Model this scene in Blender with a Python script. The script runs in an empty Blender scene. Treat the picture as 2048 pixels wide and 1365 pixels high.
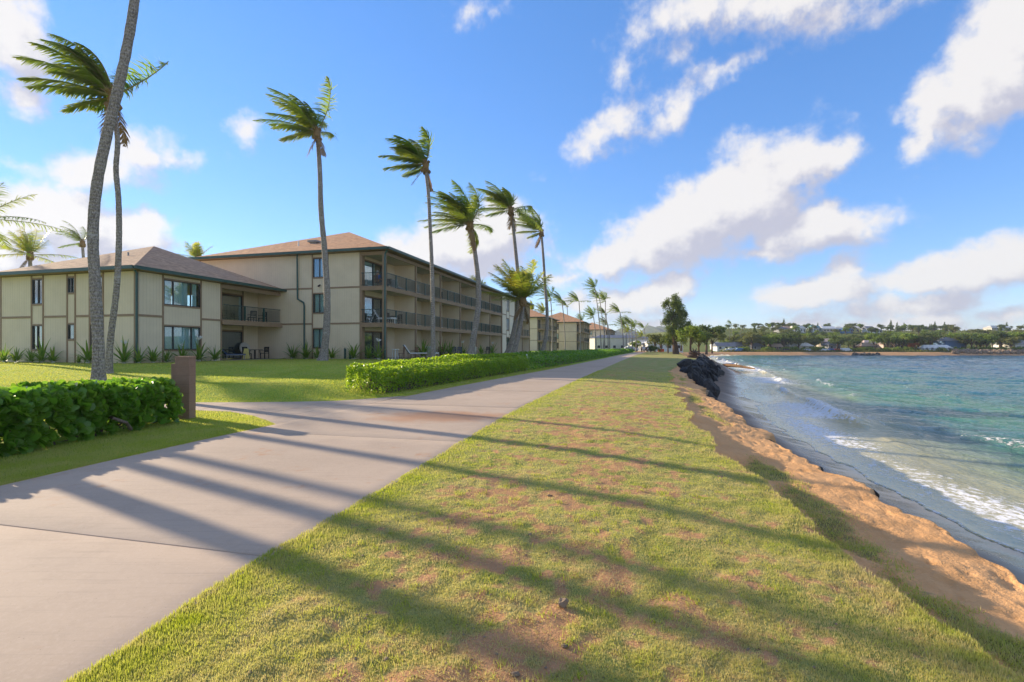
import bpy, math, random
import numpy as np
from mathutils import Vector, Matrix
random.seed(7); RNG = np.random.default_rng(11)
S = bpy.context.scene
COL = S.collection
R = math.radians
# ------------------------------------------------------------------ camera, sky, sun, exposure
F = 980.0; HZ = 694.0; CAMH = 1.65
cam_d = bpy.data.cameras.new('camera'); cam = bpy.data.objects.new('camera', cam_d); COL.objects.link(cam)
cam.location = (0, 0, CAMH); cam.rotation_euler = (R(90), 0, 0)
cam_d.sensor_width = 36; cam_d.lens = F / 2048 * 36; cam_d.shift_y = (HZ - 682.5) / 2048
cam_d.clip_start = 0.05; cam_d.clip_end = 20000
S.camera = cam
SUN_AZ = 31.0      # degrees from -X towards +Y
SUN_EL = 19.0
sun_dir = Vector((-math.cos(R(SUN_AZ)) * math.cos(R(SUN_EL)), math.sin(R(SUN_AZ)) * math.cos(R(SUN_EL)), math.sin(R(SUN_EL))))
sd = bpy.data.lights.new('sun', 'SUN'); sd.energy = 2.7; sd.angle = R(0.6); sd.color = (1.0, 0.84, 0.62)
sun = bpy.data.objects.new('sun', sd); COL.objects.link(sun)
sun.rotation_euler = (-sun_dir).to_track_quat('-Z', 'Y').to_euler(); sun.location = (-30, 20, 40)
S.view_settings.view_transform = 'Standard'; S.view_settings.look = 'None'
S.view_settings.exposure = 1.66; S.view_settings.gamma = 1.0
S.view_settings.use_curve_mapping = False

W = bpy.data.worlds.new('World'); S.world = W; W.use_nodes = True
SKY_STRENGTH = 0.15

def azel(px, py):
    az = math.atan((px - 1024) / F); el = math.atan((HZ - py) / F * math.cos(az)); return az, el
# clouds: centre x, y, half width, half height (pixels of the photograph at infinity), tilt, weight
CL = [(1480, 400, 150, 85, 25, 1.0), (1600, 345, 105, 34, 16, .8), (1635, 455, 120, 52, 0, .9), (1370, 465, 160, 70, 14, 1.0), (1230, 515, 110, 42, 10, .8), (1530, 505, 75, 28, 5, .6), (1500, 330, 60, 45, 20, .6),
      (1210, 262, 110, 36, 24, .52), (1340, 215, 150, 34, 25, .48), (1455, 135, 85, 30, 28, .40), (1250, 138, 44, 34, 0, .46), (1380, 100, 40, 45, 60, .36),
      (1380, 15, 150, 50, 8, .5), (1590, 0, 180, 50, -4, .6), (1665, 40, 75, 38, 10, .5), (1790, 0, 150, 36, 0, .34),
      (1985, 150, 150, 90, 40, 1.0), (2060, 90, 120, 120, 30, 1.0), (1860, 245, 70, 40, 52, .7), (1925, 205, 90, 60, 20, .8),
      (1900, 535, 140, 40, 4, .85), (2010, 515, 110, 50, 5, .85), (1640, 585, 140, 38, 10, .7), (1690, 540, 60, 40, 20, .6), (1555, 605, 80, 14, 0, .5),
      (1830, 612, 135, 34, 5, .75), (1610, 655, 80, 26, 10, .8), (1790, 662, 110, 28, 5, .85), (2010, 642, 80, 24, 0, .6), (1960, 668, 120, 18, 0, .5),
      (1325, 588, 80, 34, 12, .8), (1230, 605, 100, 30, 0, .75), (1130, 560, 60, 26, 0, .5), (1290, 640, 140, 22, 0, .45),
      (930, 490, 140, 68, 8, .95), (1005, 460, 70, 62, 0, .8), (855, 515, 80, 36, 10, .7),
      (40, 450, 130, 75, 0, 1.0), (150, 462, 140, 62, 0, .95), (260, 470, 100, 45, 0, .75), (-40, 520, 160, 70, 0, 1.), (270, 310, 85, 52, 30, .6), (190, 350, 130, 44, 14, .6), (350, 310, 90, 22, 14, .42),
      (20, 60, 95, 90, 50, .75), (50, 205, 75, 34, 25, .5), (515, 250, 44, 34, 20, .4), (30, 330, 70, 24, 0, .4), (960, 20, 70, 26, 10, .3)]

def build_world():
    nt = W.node_tree; N = nt.nodes; L = nt.links; N.clear()
    g = bpy.data.node_groups.new('cloud_field', 'ShaderNodeTree')
    g.interface.new_socket('Vector', in_out='INPUT', socket_type='NodeSocketVector')
    g.interface.new_socket('Value', in_out='OUTPUT', socket_type='NodeSocketFloat')
    gi = g.nodes.new('NodeGroupInput'); go = g.nodes.new('NodeGroupOutput'); gl = g.links
    def noise(vec, scale, det, rough=.55, tree=g):
        n = tree.nodes.new('ShaderNodeTexNoise'); n.inputs['Scale'].default_value = scale; n.inputs['Detail'].default_value = det; n.inputs['Roughness'].default_value = rough
        tree.links.new(vec, n.inputs['Vector']); return n
    def math_(op, a, b=None, c=None, tree=g, clamp=False):
        m = tree.nodes.new('ShaderNodeMath'); m.operation = op; m.use_clamp = clamp
        for i, v in enumerate((a, b, c)):
            if v is None: continue
            if isinstance(v, (int, float)): m.inputs[i].default_value = v
            else: tree.links.new(v, m.inputs[i])
        return m.outputs[0]
    n1 = noise(gi.outputs[0], 9, 6, .6)
    sub = g.nodes.new('ShaderNodeVectorMath'); sub.operation = 'SUBTRACT'; gl.new(n1.outputs['Color'], sub.inputs[0]); sub.inputs[1].default_value = (.5, .5, .5)
    sc = g.nodes.new('ShaderNodeVectorMath'); sc.operation = 'MULTIPLY'; gl.new(sub.outputs[0], sc.inputs[0]); sc.inputs[1].default_value = (.13, .085, 0)
    ad = g.nodes.new('ShaderNodeVectorMath'); ad.operation = 'ADD'; gl.new(gi.outputs[0], ad.inputs[0]); gl.new(sc.outputs[0], ad.inputs[1])
    cur = None
    for (px, py, hw, hh, tilt, w) in CL:
        az, el = azel(px, py)
        mp = g.nodes.new('ShaderNodeMapping'); mp.vector_type = 'TEXTURE'
        mp.inputs['Location'].default_value = (az, el, 0); mp.inputs['Rotation'].default_value = (0, 0, R(tilt))
        mp.inputs['Scale'].default_value = (1.36 * hw / F * math.cos(az) ** 1.5, 1.36 * hh / F * math.cos(az), 1)
        gl.new(ad.outputs[0], mp.inputs['Vector'])
        ln = g.nodes.new('ShaderNodeVectorMath'); ln.operation = 'LENGTH'; gl.new(mp.outputs[0], ln.inputs[0])
        v = math_('MULTIPLY_ADD', ln.outputs['Value'], -w * .9, w)
        cur = v if cur is None else math_('SMOOTH_MAX', cur, v, .12)
    # sky beyond the photograph: the same kind of cumulus from noise, cover thickened to add fill light
    sep = g.nodes.new('ShaderNodeSeparateXYZ'); gl.new(gi.outputs[0], sep.inputs[0])
    mp = g.nodes.new('ShaderNodeMapping'); mp.inputs['Scale'].default_value = (1, 1.9, 1); gl.new(ad.outputs[0], mp.inputs['Vector'])
    n2 = noise(mp.outputs[0], 3.2, 2, .5)
    out = math_('MULTIPLY_ADD', n2.outputs['Fac'], 3.2, -1.4)
    aa = math_('ABSOLUTE', sep.outputs['X'])
    mr = g.nodes.new('ShaderNodeMapRange'); mr.inputs['From Min'].default_value = .80; mr.inputs['From Max'].default_value = 1.0; gl.new(aa, mr.inputs['Value'])
    mr2 = g.nodes.new('ShaderNodeMapRange'); mr2.inputs['From Min'].default_value = .62; mr2.inputs['From Max'].default_value = .8; gl.new(sep.outputs['Y'], mr2.inputs['Value'])
    mk = math_('MAXIMUM', mr.outputs[0], mr2.outputs[0])
    o2 = math_('MULTIPLY', math_('ADD', out, 1.0), mk); o2 = math_('SUBTRACT', o2, 1.0)
    cur = math_('MAXIMUM', cur, o2)
    n3 = noise(gi.outputs[0], 17, 9, .60)
    fin = math_('ADD', cur, math_('MULTIPLY_ADD', n3.outputs['Fac'], .95, -.475))
    gl.new(fin, go.inputs[0])
    # main tree
    tc = N.new('ShaderNodeTexCoord'); sx = N.new('ShaderNodeSeparateXYZ'); L.new(tc.outputs['Generated'], sx.inputs[0])
    az = math_('ARCTAN2', sx.outputs['X'], sx.outputs['Y'], tree=nt); el = math_('ARCSINE', sx.outputs['Z'], tree=nt)
    cb = N.new('ShaderNodeCombineXYZ'); L.new(az, cb.inputs[0]); L.new(el, cb.inputs[1])
    off = N.new('ShaderNodeVectorMath'); off.operation = 'ADD'; L.new(cb.outputs[0], off.inputs[0]); off.inputs[1].default_value = (-.026, .042, 0)
    g1 = N.new('ShaderNodeGroup'); g1.node_tree = g; L.new(cb.outputs[0], g1.inputs[0])
    g2 = N.new('ShaderNodeGroup'); g2.node_tree = g; L.new(off.outputs[0], g2.inputs[0])
    def mrange(v, a, b, c=0., d=1., smooth=True):
        m = N.new('ShaderNodeMapRange'); m.interpolation_type = 'SMOOTHSTEP' if smooth else 'LINEAR'
        for k, x in (('From Min', a), ('From Max', b), ('To Min', c), ('To Max', d)): m.inputs[k].default_value = x
        L.new(v, m.inputs['Value']); return m.outputs[0]
    dens = mrange(g1.outputs[0], .08, .50)
    dens = math_('POWER', dens, 1.15, tree=nt); dens = math_('MULTIPLY', dens, .95, tree=nt)
    lit = math_('SUBTRACT', g1.outputs[0], g2.outputs[0], tree=nt)
    lit = mrange(lit, -.24, .26)
    ramp = N.new('ShaderNodeMix'); ramp.data_type = 'RGBA'; L.new(lit, ramp.inputs[0])
    ramp.inputs[6].default_value = (.185, .185, .218, 1); ramp.inputs[7].default_value = (.302, .292, .286, 1)
    sky = N.new('ShaderNodeTexSky'); sky.sky_type = 'NISHITA'; sky.sun_disc = False
    gm = N.new('ShaderNodeGamma'); gm.inputs['Gamma'].default_value = .66; sky.sun_elevation = R(SUN_EL); sky.sun_rotation = R(SUN_AZ - 90); sky.air_density = 1.0; sky.dust_density = .0; sky.ozone_density = 3.2; sky.altitude = 0
    hs = N.new('ShaderNodeHueSaturation'); hs.inputs['Saturation'].default_value = 1.38; L.new(sky.outputs[0], gm.inputs['Color']); L.new(gm.outputs[0], hs.inputs['Color'])
    bg1 = N.new('ShaderNodeBackground'); bg1.inputs['Strength'].default_value = SKY_STRENGTH; tint = N.new('ShaderNodeMix'); tint.data_type = 'RGBA'; tint.blend_type = 'MULTIPLY'; tint.inputs[0].default_value = 1.0; L.new(hs.outputs[0], tint.inputs[6]); tint.inputs[7].default_value = (.62, .67, .86, 1)
    L.new(tint.outputs[2], bg1.inputs['Color'])
    bg2 = N.new('ShaderNodeBackground'); bg2.inputs['Strength'].default_value = 1.0; L.new(ramp.outputs[2], bg2.inputs['Color'])
    mx = N.new('ShaderNodeMixShader'); L.new(dens, mx.inputs[0]); L.new(bg1.outputs[0], mx.inputs[1]); L.new(bg2.outputs[0], mx.inputs[2])
    out = N.new('ShaderNodeOutputWorld'); L.new(mx.outputs[0], out.inputs['Surface'])
build_world()
try: W.cycles.sampling_method = 'MANUAL'; W.cycles.sample_map_resolution = 512
except Exception: pass

# ------------------------------------------------------------------ numeric helpers
def sm(t): t = np.clip(t, 0, 1); return t * t * (3 - 2 * t)
def _h(ix, iy, seed):
    n = (ix.astype(np.int64) * 374761393 + iy.astype(np.int64) * 668265263 + seed * 1442695041) & 0xffffffff
    n = ((n ^ (n >> 13)) * 1274126177) & 0xffffffff
    return ((n ^ (n >> 16)) & 0xffffff) / float(0xffffff)
def vnoise(x, y, seed=0):
    x = np.asarray(x, float); y = np.asarray(y, float)
    ix = np.floor(x); iy = np.floor(y); fx = x - ix; fy = y - iy
    fx = fx * fx * (3 - 2 * fx); fy = fy * fy * (3 - 2 * fy)
    a = _h(ix, iy, seed); b = _h(ix + 1, iy, seed); c = _h(ix, iy + 1, seed); d = _h(ix + 1, iy + 1, seed)
    return a + (b - a) * fx + (c - a) * fy + (a - b - c + d) * fx * fy
def fbm(x, y, oct=4, seed=0, gain=.5):
    s = 0; a = 1; t = 0
    for o in range(oct):
        s = s + a * vnoise(x * 2 ** o + 17.3 * o, y * 2 ** o - 9.1 * o, seed + o); t += a; a *= gain
    return s / t
def curve(tab):
    xs = np.array([p[0] for p in tab], float); ys = np.array([p[1] for p in tab], float)
    m = np.gradient(ys, xs)
    def f(x):
        x = np.asarray(x, float); i = np.clip(np.searchsorted(xs, x) - 1, 0, len(xs) - 2)
        h = xs[i + 1] - xs[i]; t = np.clip((x - xs[i]) / h, -3, 4)
        t2 = np.clip(t, 0, 1)
        v = (2 * t2**3 - 3 * t2**2 + 1) * ys[i] + (t2**3 - 2 * t2**2 + t2) * h * m[i] + (-2 * t2**3 + 3 * t2**2) * ys[i + 1] + (t2**3 - t2**2) * h * m[i + 1]
        return v + np.where(t < 0, t * h * m[0], 0) + np.where(t > 1, (t - 1) * h * m[-1], 0)
    return f
pathL = curve([(-14, -9.6), (0, -7.1), (5.8, -6.08), (8.2, -5.6), (10.7, -4.96), (15.7, -3.7), (24, -1.15), (33.7, 2.06), (60, 10.2), (95, 20.6), (145, 36), (200, 52)])
pathR = curve([(-14, -5.6), (2.4, -2.1), (3.84, -1.87), (4.81, -1.64), (6.9, -1.16), (10.9, -.27), (21, 2.39), (32.3, 5.6), (60, 13.6), (95, 24), (145, 39.5), (200, 55.5)])
scarp = curve([(-14, 1.2), (2.6, 2.7), (3.6, 2.84), (5.5, 3.18), (6.5, 3.3), (8.4, 3.5), (9.7, 3.85), (13, 4.7), (18.6, 6.3), (30.6, 9.9), (37.6, 12.2), (50, 17.5), (62, 23), (72, 27), (90, 32), (140, 48), (200, 66)])
crest = curve([(-14, 2.3), (4, 4.75), (5.5, 5.2), (7.6, 5.6), (10.6, 6.1), (13.5, 6.75), (18, 7.8), (22, 8.8), (34, 11.9), (37.6, 13.0), (50, 18.4), (62, 23.9), (72, 28), (90, 33.5), (140, 50), (200, 69)])
crestz = curve([(-14, -.7), (2, -.66), (10, -.6), (16, -.55), (22, -.45), (28, -.32), (34, -.2), (60, -.2), (75, -.3), (90, -.5), (140, -.6), (200, -.6)])
waterx = curve([(-14, 7.0), (2, 8.6), (6, 9.2), (9.5, 9.9), (13.7, 10.6), (20, 12.2), (35, 17.6), (50, 24.5), (65, 31), (77, 36), (100, 43), (140, 57), (190, 76), (208, 92)])
WATER_Z = -2.2
def lawn_z(x, y):
    d = pathL(y) - x
    lat = sm((d - .9) / 3.2)
    z = .36 * sm((y - 14.7) / 2.6) + .34 * sm((y - 17) / 10)
    return -.02 + lat * z + .012 * sm((d + .0) / .5) + .03 * (fbm(x * .3, y * .3, 2, 5) - .5) * sm((d - .3) / 2)
def ground_z(x, y):
    return lawn_z(np.asarray(x, float), np.asarray(y, float))
def pix(px, py, d):
    return Vector(((px - 1024) / F * d, d, CAMH + (HZ - py) / F * d))
def hit_lawn(px, py):
    # where the pixel's ray meets the lawn
    for d in np.arange(5, 200, .05):
        p = pix(px, py, d)
        if p.z <= float(lawn_z(p.x, p.y)): return p
    return pix(px, py, 60)

# ------------------------------------------------------------------ mesh helpers
def fast_mesh(name, V, Fc, attrs=None, smooth=False):
    """V (n,3), Fc (m,k) all faces the same size"""
    me = bpy.data.meshes.new(name); V = np.asarray(V, np.float32); Fc = np.asarray(Fc, np.int32)
    me.vertices.add(len(V)); me.vertices.foreach_set('co', V.ravel())
    k = Fc.shape[1]; me.loops.add(Fc.size); me.loops.foreach_set('vertex_index', Fc.ravel())
    me.polygons.add(len(Fc)); me.polygons.foreach_set('loop_start', np.arange(0, Fc.size, k, dtype=np.int32))
    try: me.polygons.foreach_set('loop_total', np.full(len(Fc), k, np.int32))
    except Exception: pass
    if smooth: me.polygons.foreach_set('use_smooth', np.ones(len(Fc), bool))
    for a, v in (attrs or {}).items():
        at = me.attributes.new(a, 'FLOAT', 'POINT'); at.data.foreach_set('value', np.asarray(v, np.float32).ravel())
    me.update(calc_edges=True)
    return me
def link(name, me, mat=None, parent=None, loc=None):
    o = bpy.data.objects.new(name, me); COL.objects.link(o)
    if mat is not None and me is not None and len(me.materials) == 0: me.materials.append(mat)
    if parent is not None: o.parent = parent
    if loc is not None: o.location = loc
    return o
def tag(o, label=None, cat=None, group=None, kind=None):
    if label: o['label'] = label
    if cat: o['category'] = cat
    if group: o['group'] = group
    if kind: o['kind'] = kind
    return o
def empty(name, loc=(0, 0, 0), rz=0, label=None, cat=None, group=None):
    o = bpy.data.objects.new(name, None); COL.objects.link(o); o.location = loc; o.rotation_euler = (0, 0, rz); o.empty_display_size = .2
    return tag(o, label, cat, group)
class MB:
    def __init__(s): s.v = []; s.f = []; s.m = []
    def quad(s, a, b, c, d):
        n = len(s.v); s.v += [tuple(a), tuple(b), tuple(c), tuple(d)]; s.f.append((n, n + 1, n + 2, n + 3)); return s
    def poly(s, pts):
        n = len(s.v); s.v += [tuple(p) for p in pts]; s.f.append(tuple(range(n, n + len(pts)))); return s
    def hexa(s, p):   # 8 points: bottom 4 ccw, top 4 ccw
        n = len(s.v); s.v += [tuple(q) for q in p]
        for f in ((3, 2, 1, 0), (4, 5, 6, 7), (0, 1, 5, 4), (1, 2, 6, 5), (2, 3, 7, 6), (3, 0, 4, 7)): s.f.append(tuple(n + i for i in f))
        return s
    def box(s, x0, x1, y0, y1, z0, z1):
        return s.hexa([(x0, y0, z0), (x1, y0, z0), (x1, y1, z0), (x0, y1, z0), (x0, y0, z1), (x1, y0, z1), (x1, y1, z1), (x0, y1, z1)])
    def bar(s, a, b, w, h=None, up=(0, 0, 1)):
        a = Vector(a); b = Vector(b); h = w if h is None else h; t = (b - a).normalized(); u = Vector(up)
        if abs(t.dot(u)) > .95: u = Vector((1, 0, 0))
        x = t.cross(u).normalized() * w / 2; y = x.cross(t).normalized() * h / 2
        return s.hexa([a - x - y, a + x - y, a + x + y, a - x + y, b - x - y, b + x - y, b + x + y, b - x + y])
    def tube(s, pts, rad, n=8, caps=True):
        pts = [Vector(p) for p in pts]; rad = rad if hasattr(rad, '__len__') else [rad] * len(pts)
        base = len(s.v); ref = Vector((0, 1, 0))
        for i, p in enumerate(pts):
            t = (pts[min(i + 1, len(pts) - 1)] - pts[max(i - 1, 0)]).normalized()
            if abs(t.dot(ref)) > .9: r2 = Vector((1, 0, 0))
            else: r2 = ref
            x = t.cross(r2).normalized(); y = t.cross(x)
            for k in range(n):
                a = 2 * math.pi * k / n; q = p + (x * math.cos(a) + y * math.sin(a)) * rad[i]; s.v.append(tuple(q))
        for i in range(len(pts) - 1):
            for k in range(n):
                a = base + i * n + k; b = base + i * n + (k + 1) % n; s.f.append((a, b, b + n, a + n))
        if caps:
            s.f.append(tuple(base + k for k in range(n))); e = base + (len(pts) - 1) * n; s.f.append(tuple(e + n - 1 - k for k in range(n)))
        return s
    def mesh(s, name, smooth=False):
        me = bpy.data.meshes.new(name); me.from_pydata(s.v, [], s.f)
        if smooth: me.polygons.foreach_set('use_smooth', [True] * len(me.polygons))
        me.update(); return me
    def build(s, name, mat, parent=None, smooth=False, loc=None):
        return link(name, s.mesh(name, smooth), mat, parent, loc)

# ------------------------------------------------------------------ materials
M = {}
class NB:
    def __init__(s, name):
        s.m = bpy.data.materials.new(name); s.m.use_nodes = True; s.t = s.m.node_tree; s.N = s.t.nodes; s.L = s.t.links
        s.N.clear(); s.out = s.N.new('ShaderNodeOutputMaterial'); s.pos = None; M[name] = s.m
    def new(s, t, **kw):
        n = s.N.new('ShaderNode' + t)
        for k, v in kw.items():
            if k in n.inputs: s.put(n.inputs[k], v)
            else: setattr(n, k, v)
        return n
    def put(s, sock, v):
        if hasattr(v, 'bl_idname') or isinstance(v, bpy.types.NodeSocket): s.L.new(v, sock)
        else: sock.default_value = v
    def coord(s, obj=False):
        if obj: return s.new('TexCoord').outputs['Object']
        if s.pos is None: s.pos = s.new('NewGeometry').outputs['Position']
        return s.pos
    def map(s, vec, scale=(1, 1, 1), rot=(0, 0, 0)):
        m = s.new('Mapping'); s.L.new(vec, m.inputs[0]); m.inputs['Scale'].default_value = scale; m.inputs['Rotation'].default_value = rot; return m.outputs[0]
    def noise(s, scale, det=3, rough=.55, vec=None):
        n = s.new('TexNoise'); n.inputs['Scale'].default_value = scale; n.inputs['Detail'].default_value = det; n.inputs['Roughness'].default_value = rough
        s.L.new(vec if vec is not None else s.coord(), n.inputs['Vector']); return n.outputs['Fac']
    def ramp(s, v, a, b, c=0., d=1.):
        m = s.new('MapRange'); m.interpolation_type = 'SMOOTHSTEP'
        for k, x in (('From Min', a), ('From Max', b), ('To Min', c), ('To Max', d)): m.inputs[k].default_value = x
        s.L.new(v, m.inputs['Value']); return m.outputs[0]
    def mix(s, f, a, b, mode='MIX'):
        m = s.new('Mix'); m.data_type = 'RGBA'; m.blend_type = mode; m.clamp_factor = True
        s.put(m.inputs[0], f)
        for i, v in ((6, a), (7, b)):
            if isinstance(v, tuple): m.inputs[i].default_value = (*v[:3], 1)
            else: s.L.new(v, m.inputs[i])
        return m.outputs[2]
    def math(s, op, a, b=0., clamp=False):
        m = s.new('Math'); m.operation = op; m.use_clamp = clamp; s.put(m.inputs[0], a); s.put(m.inputs[1], b); return m.outputs[0]
    def attr(s, name):
        a = s.new('Attribute'); a.attribute_name = name; return a.outputs['Fac']
    def bump(s, h, strength=.3, dist=.02):
        b = s.new('Bump'); b.inputs['Strength'].default_value = strength; b.inputs['Distance'].default_value = dist; s.L.new(h, b.inputs['Height']); return b.outputs[0]
    def princ(s, col, rough=.8, bump=None, metal=0., spec=.4, **kw):
        p = s.new('BsdfPrincipled'); s.put(p.inputs['Base Color'], (*col[:3], 1) if isinstance(col, tuple) else col); s.put(p.inputs['Roughness'], rough)
        p.inputs['Metallic'].default_value = metal; p.inputs['Specular IOR Level'].default_value = spec
        if bump is not None: s.L.new(bump, p.inputs['Normal'])
        for k, v in kw.items(): s.put(p.inputs[k], v)
        s.L.new(p.outputs[0], s.out.inputs['Surface']); return p
    def leaf(s, col, trans, tmix=.45, rough=.5, spec=.3):
        p = s.new('BsdfPrincipled'); s.put(p.inputs['Base Color'], (*col, 1) if isinstance(col, tuple) else col); s.put(p.inputs['Roughness'], rough); p.inputs['Specular IOR Level'].default_value = spec
        t = s.new('BsdfTranslucent'); s.put(t.inputs['Color'], (*trans, 1) if isinstance(trans, tuple) else trans)
        m = s.new('MixShader'); m.inputs[0].default_value = tmix; s.L.new(p.outputs[0], m.inputs[1]); s.L.new(t.outputs[0], m.inputs[2]); s.L.new(m.outputs[0], s.out.inputs['Surface'])
def simple(name, c1, c2=None, scale=6, rough=.75, bump=.15, dist=.01, spec=.35, metal=0., obj=False):
    b = NB(name); c2 = c2 or tuple(x * .8 for x in c1); v = b.coord(obj)
    n = b.noise(scale, 5, .6, v); n2 = b.noise(scale * .17, 2, .5, v)
    c = b.mix(b.ramp(n, .3, .7), c1, c2); c = b.mix(b.ramp(n2, .35, .75, 0, .35), c, tuple(x * .75 for x in c1))
    b.princ(c, rough, b.bump(b.noise(scale * 6, 3, .6, v), bump, dist) if bump else None, metal, spec); return b.m
def leafmat(name, g1, g2, t1, t2, scale=3., tmix=.42, rough=.45, spec=.35):
    b = NB(name); at = b.attr('tint'); n = b.ramp(b.noise(scale, 2), .35, .65)
    f = b.math('ADD', b.math('MULTIPLY', at, .75), b.math('MULTIPLY', n, .25), True)
    b.leaf(b.mix(f, g1, g2), b.mix(f, t1, t2), tmix, rough, spec); return b.m

def concrete():
    b = NB('concrete'); v = b.coord()
    base = b.mix(b.ramp(b.noise(.35, 4), .35, .7), (.475, .365, .27), (.40, .305, .225))
    base = b.mix(b.ramp(b.noise(1.6, 6, .7), .45, .7, 0, .45), base, (.36, .275, .205))
    base = b.mix(b.ramp(b.noise(28, 4, .7), .42, .75, 0, .5), base, (.51, .40, .31))
    # faint broom strokes across the walk
    w = b.noise(1.0, 3, .6, b.map(v, (1.2, 26, 1), (0, 0, .24)))
    base = b.mix(b.ramp(w, .52, .72, 0, .34), base, (.31, .24, .185))
    st = b.math('MULTIPLY', b.ramp(b.noise(1.1, 5, .65), .56, .70), b.ramp(b.noise(5, 3), .4, .65))
    base = b.mix(b.math('MULTIPLY', st, .6), base, (.42, .20, .09))
    # red soil washed across the walk near the junction
    p = b.new('VectorMath', operation='SUBTRACT'); b.L.new(v, p.inputs[0]); p.inputs[1].default_value = (-1.7, 11.6, 0)
    mp = b.map(p.outputs[0], (.42, .75, 1), (0, 0, .25)); ln = b.new('VectorMath', operation='LENGTH'); b.L.new(mp, ln.inputs[0])
    soil = b.math('SUBTRACT', 1.25, b.math('ADD', ln.outputs['Value'], b.noise(1.5, 5, .65)))
    base = b.mix(b.ramp(soil, -.15, .45, 0, .8), base, (.42, .215, .11))
    dk = b.ramp(b.noise(70, 2, .5), .70, .76); base = b.mix(b.math('MULTIPLY', dk, .5), base, (.12, .09, .07))
    hgt = b.math('ADD', b.math('MULTIPLY', b.noise(90, 3, .6), .7), b.math('MULTIPLY', w, .5))
    b.princ(base, .85, b.bump(hgt, .35, .004), spec=.3)
concrete()
def soils():
    b = NB('turf')      # dry thin turf of the verge: grass cover from the vertex attribute, broken up by noise
    g = b.math('ADD', b.attr('grassy'), b.math('MULTIPLY', b.math('SUBTRACT', b.noise(9, 5, .7), .5), .9))
    dirt = b.mix(b.ramp(b.noise(3, 5, .65), .35, .65), (.50, .27, .13), (.40, .215, .105))
    dirt = b.mix(b.ramp(b.noise(60, 3, .7), .5, .8, 0, .5), dirt, (.60, .41, .25))
    grass = b.mix(b.ramp(b.noise(1.2, 4), .35, .68), (.27, .30, .075), (.40, .35, .14))
    grass = b.mix(b.ramp(b.noise(45, 3, .7), .42, .7, 0, .55), grass, (.19, .20, .05))
    c = b.mix(b.ramp(g, .30, .62), dirt, grass)
    c = b.mix(b.math('MULTIPLY', b.ramp(b.noise(17, 4, .75), .60, .70), b.ramp(b.noise(2.2, 3), .40, .6)), c, (.13, .085, .045))
    h = b.math('ADD', b.noise(38, 4, .7), b.math('MULTIPLY', b.noise(8, 3), .6))
    b.princ(c, .95, b.bump(h, .7, .025), spec=.12)
    b = NB('lawn_turf')
    grass = b.mix(b.ramp(b.noise(.5, 4), .35, .68), (.26, .37, .04), (.36, .43, .07))
    mow = b.noise(1, 2, .5, b.map(b.coord(), (1.4, .12, 1), (0, 0, .9))); grass = b.mix(b.ramp(mow, .45, .6, 0, .35), grass, (.16, .26, .025))
    grass = b.mix(b.ramp(b.noise(30, 3, .7), .45, .7, 0, .45), grass, (.13, .21, .02))
    grass = b.mix(b.ramp(b.noise(.9, 5, .7), .66, .78, 0, .6), grass, (.30, .23, .10))
    b.princ(grass, .95, b.bump(b.noise(35, 4, .7), .7, .03), spec=.12)
    b = NB('sand')
    wet = b.attr('wet'); gz = b.math('ADD', b.attr('grassy'), b.math('MULTIPLY', b.math('SUBTRACT', b.noise(6, 5, .7), .5), 1.1))
    dry = b.mix(b.ramp(b.noise(1.4, 5, .6), .3, .7), (.70, .385, .165), (.60, .315, .125))
    dry = b.mix(b.ramp(b.noise(30, 4, .7), .5, .75, 0, .4), dry, (.74, .48, .26))
    dry = b.mix(b.ramp(b.noise(5, 5, .7), .62, .72, 0, .55), dry, (.38, .20, .09))
    wetc = b.mix(b.ramp(b.noise(.7, 4), .3, .7), (.15, .112, .082), (.19, .14, .10))
    c = b.mix(b.ramp(wet, .12, .32), dry, wetc)
    gr = b.mix(b.ramp(b.noise(3, 4), .35, .65), (.15, .17, .04), (.25, .20, .075))
    c = b.mix(b.ramp(gz, .45, .8), c, gr)
    ro = b.ramp(wet, .42, .95, .9, .12)
    h = b.math('ADD', b.noise(24, 4, .65), b.math('MULTIPLY', b.noise(5, 3), .9))
    bs = b.new('Bump'); bs.inputs['Distance'].default_value = .03; b.put(bs.inputs['Strength'], b.ramp(wet, .1, .6, .75, .03)); b.L.new(h, bs.inputs['Height'])
    b.princ(c, ro, bs.outputs[0], spec=.3)
soils()
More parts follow.
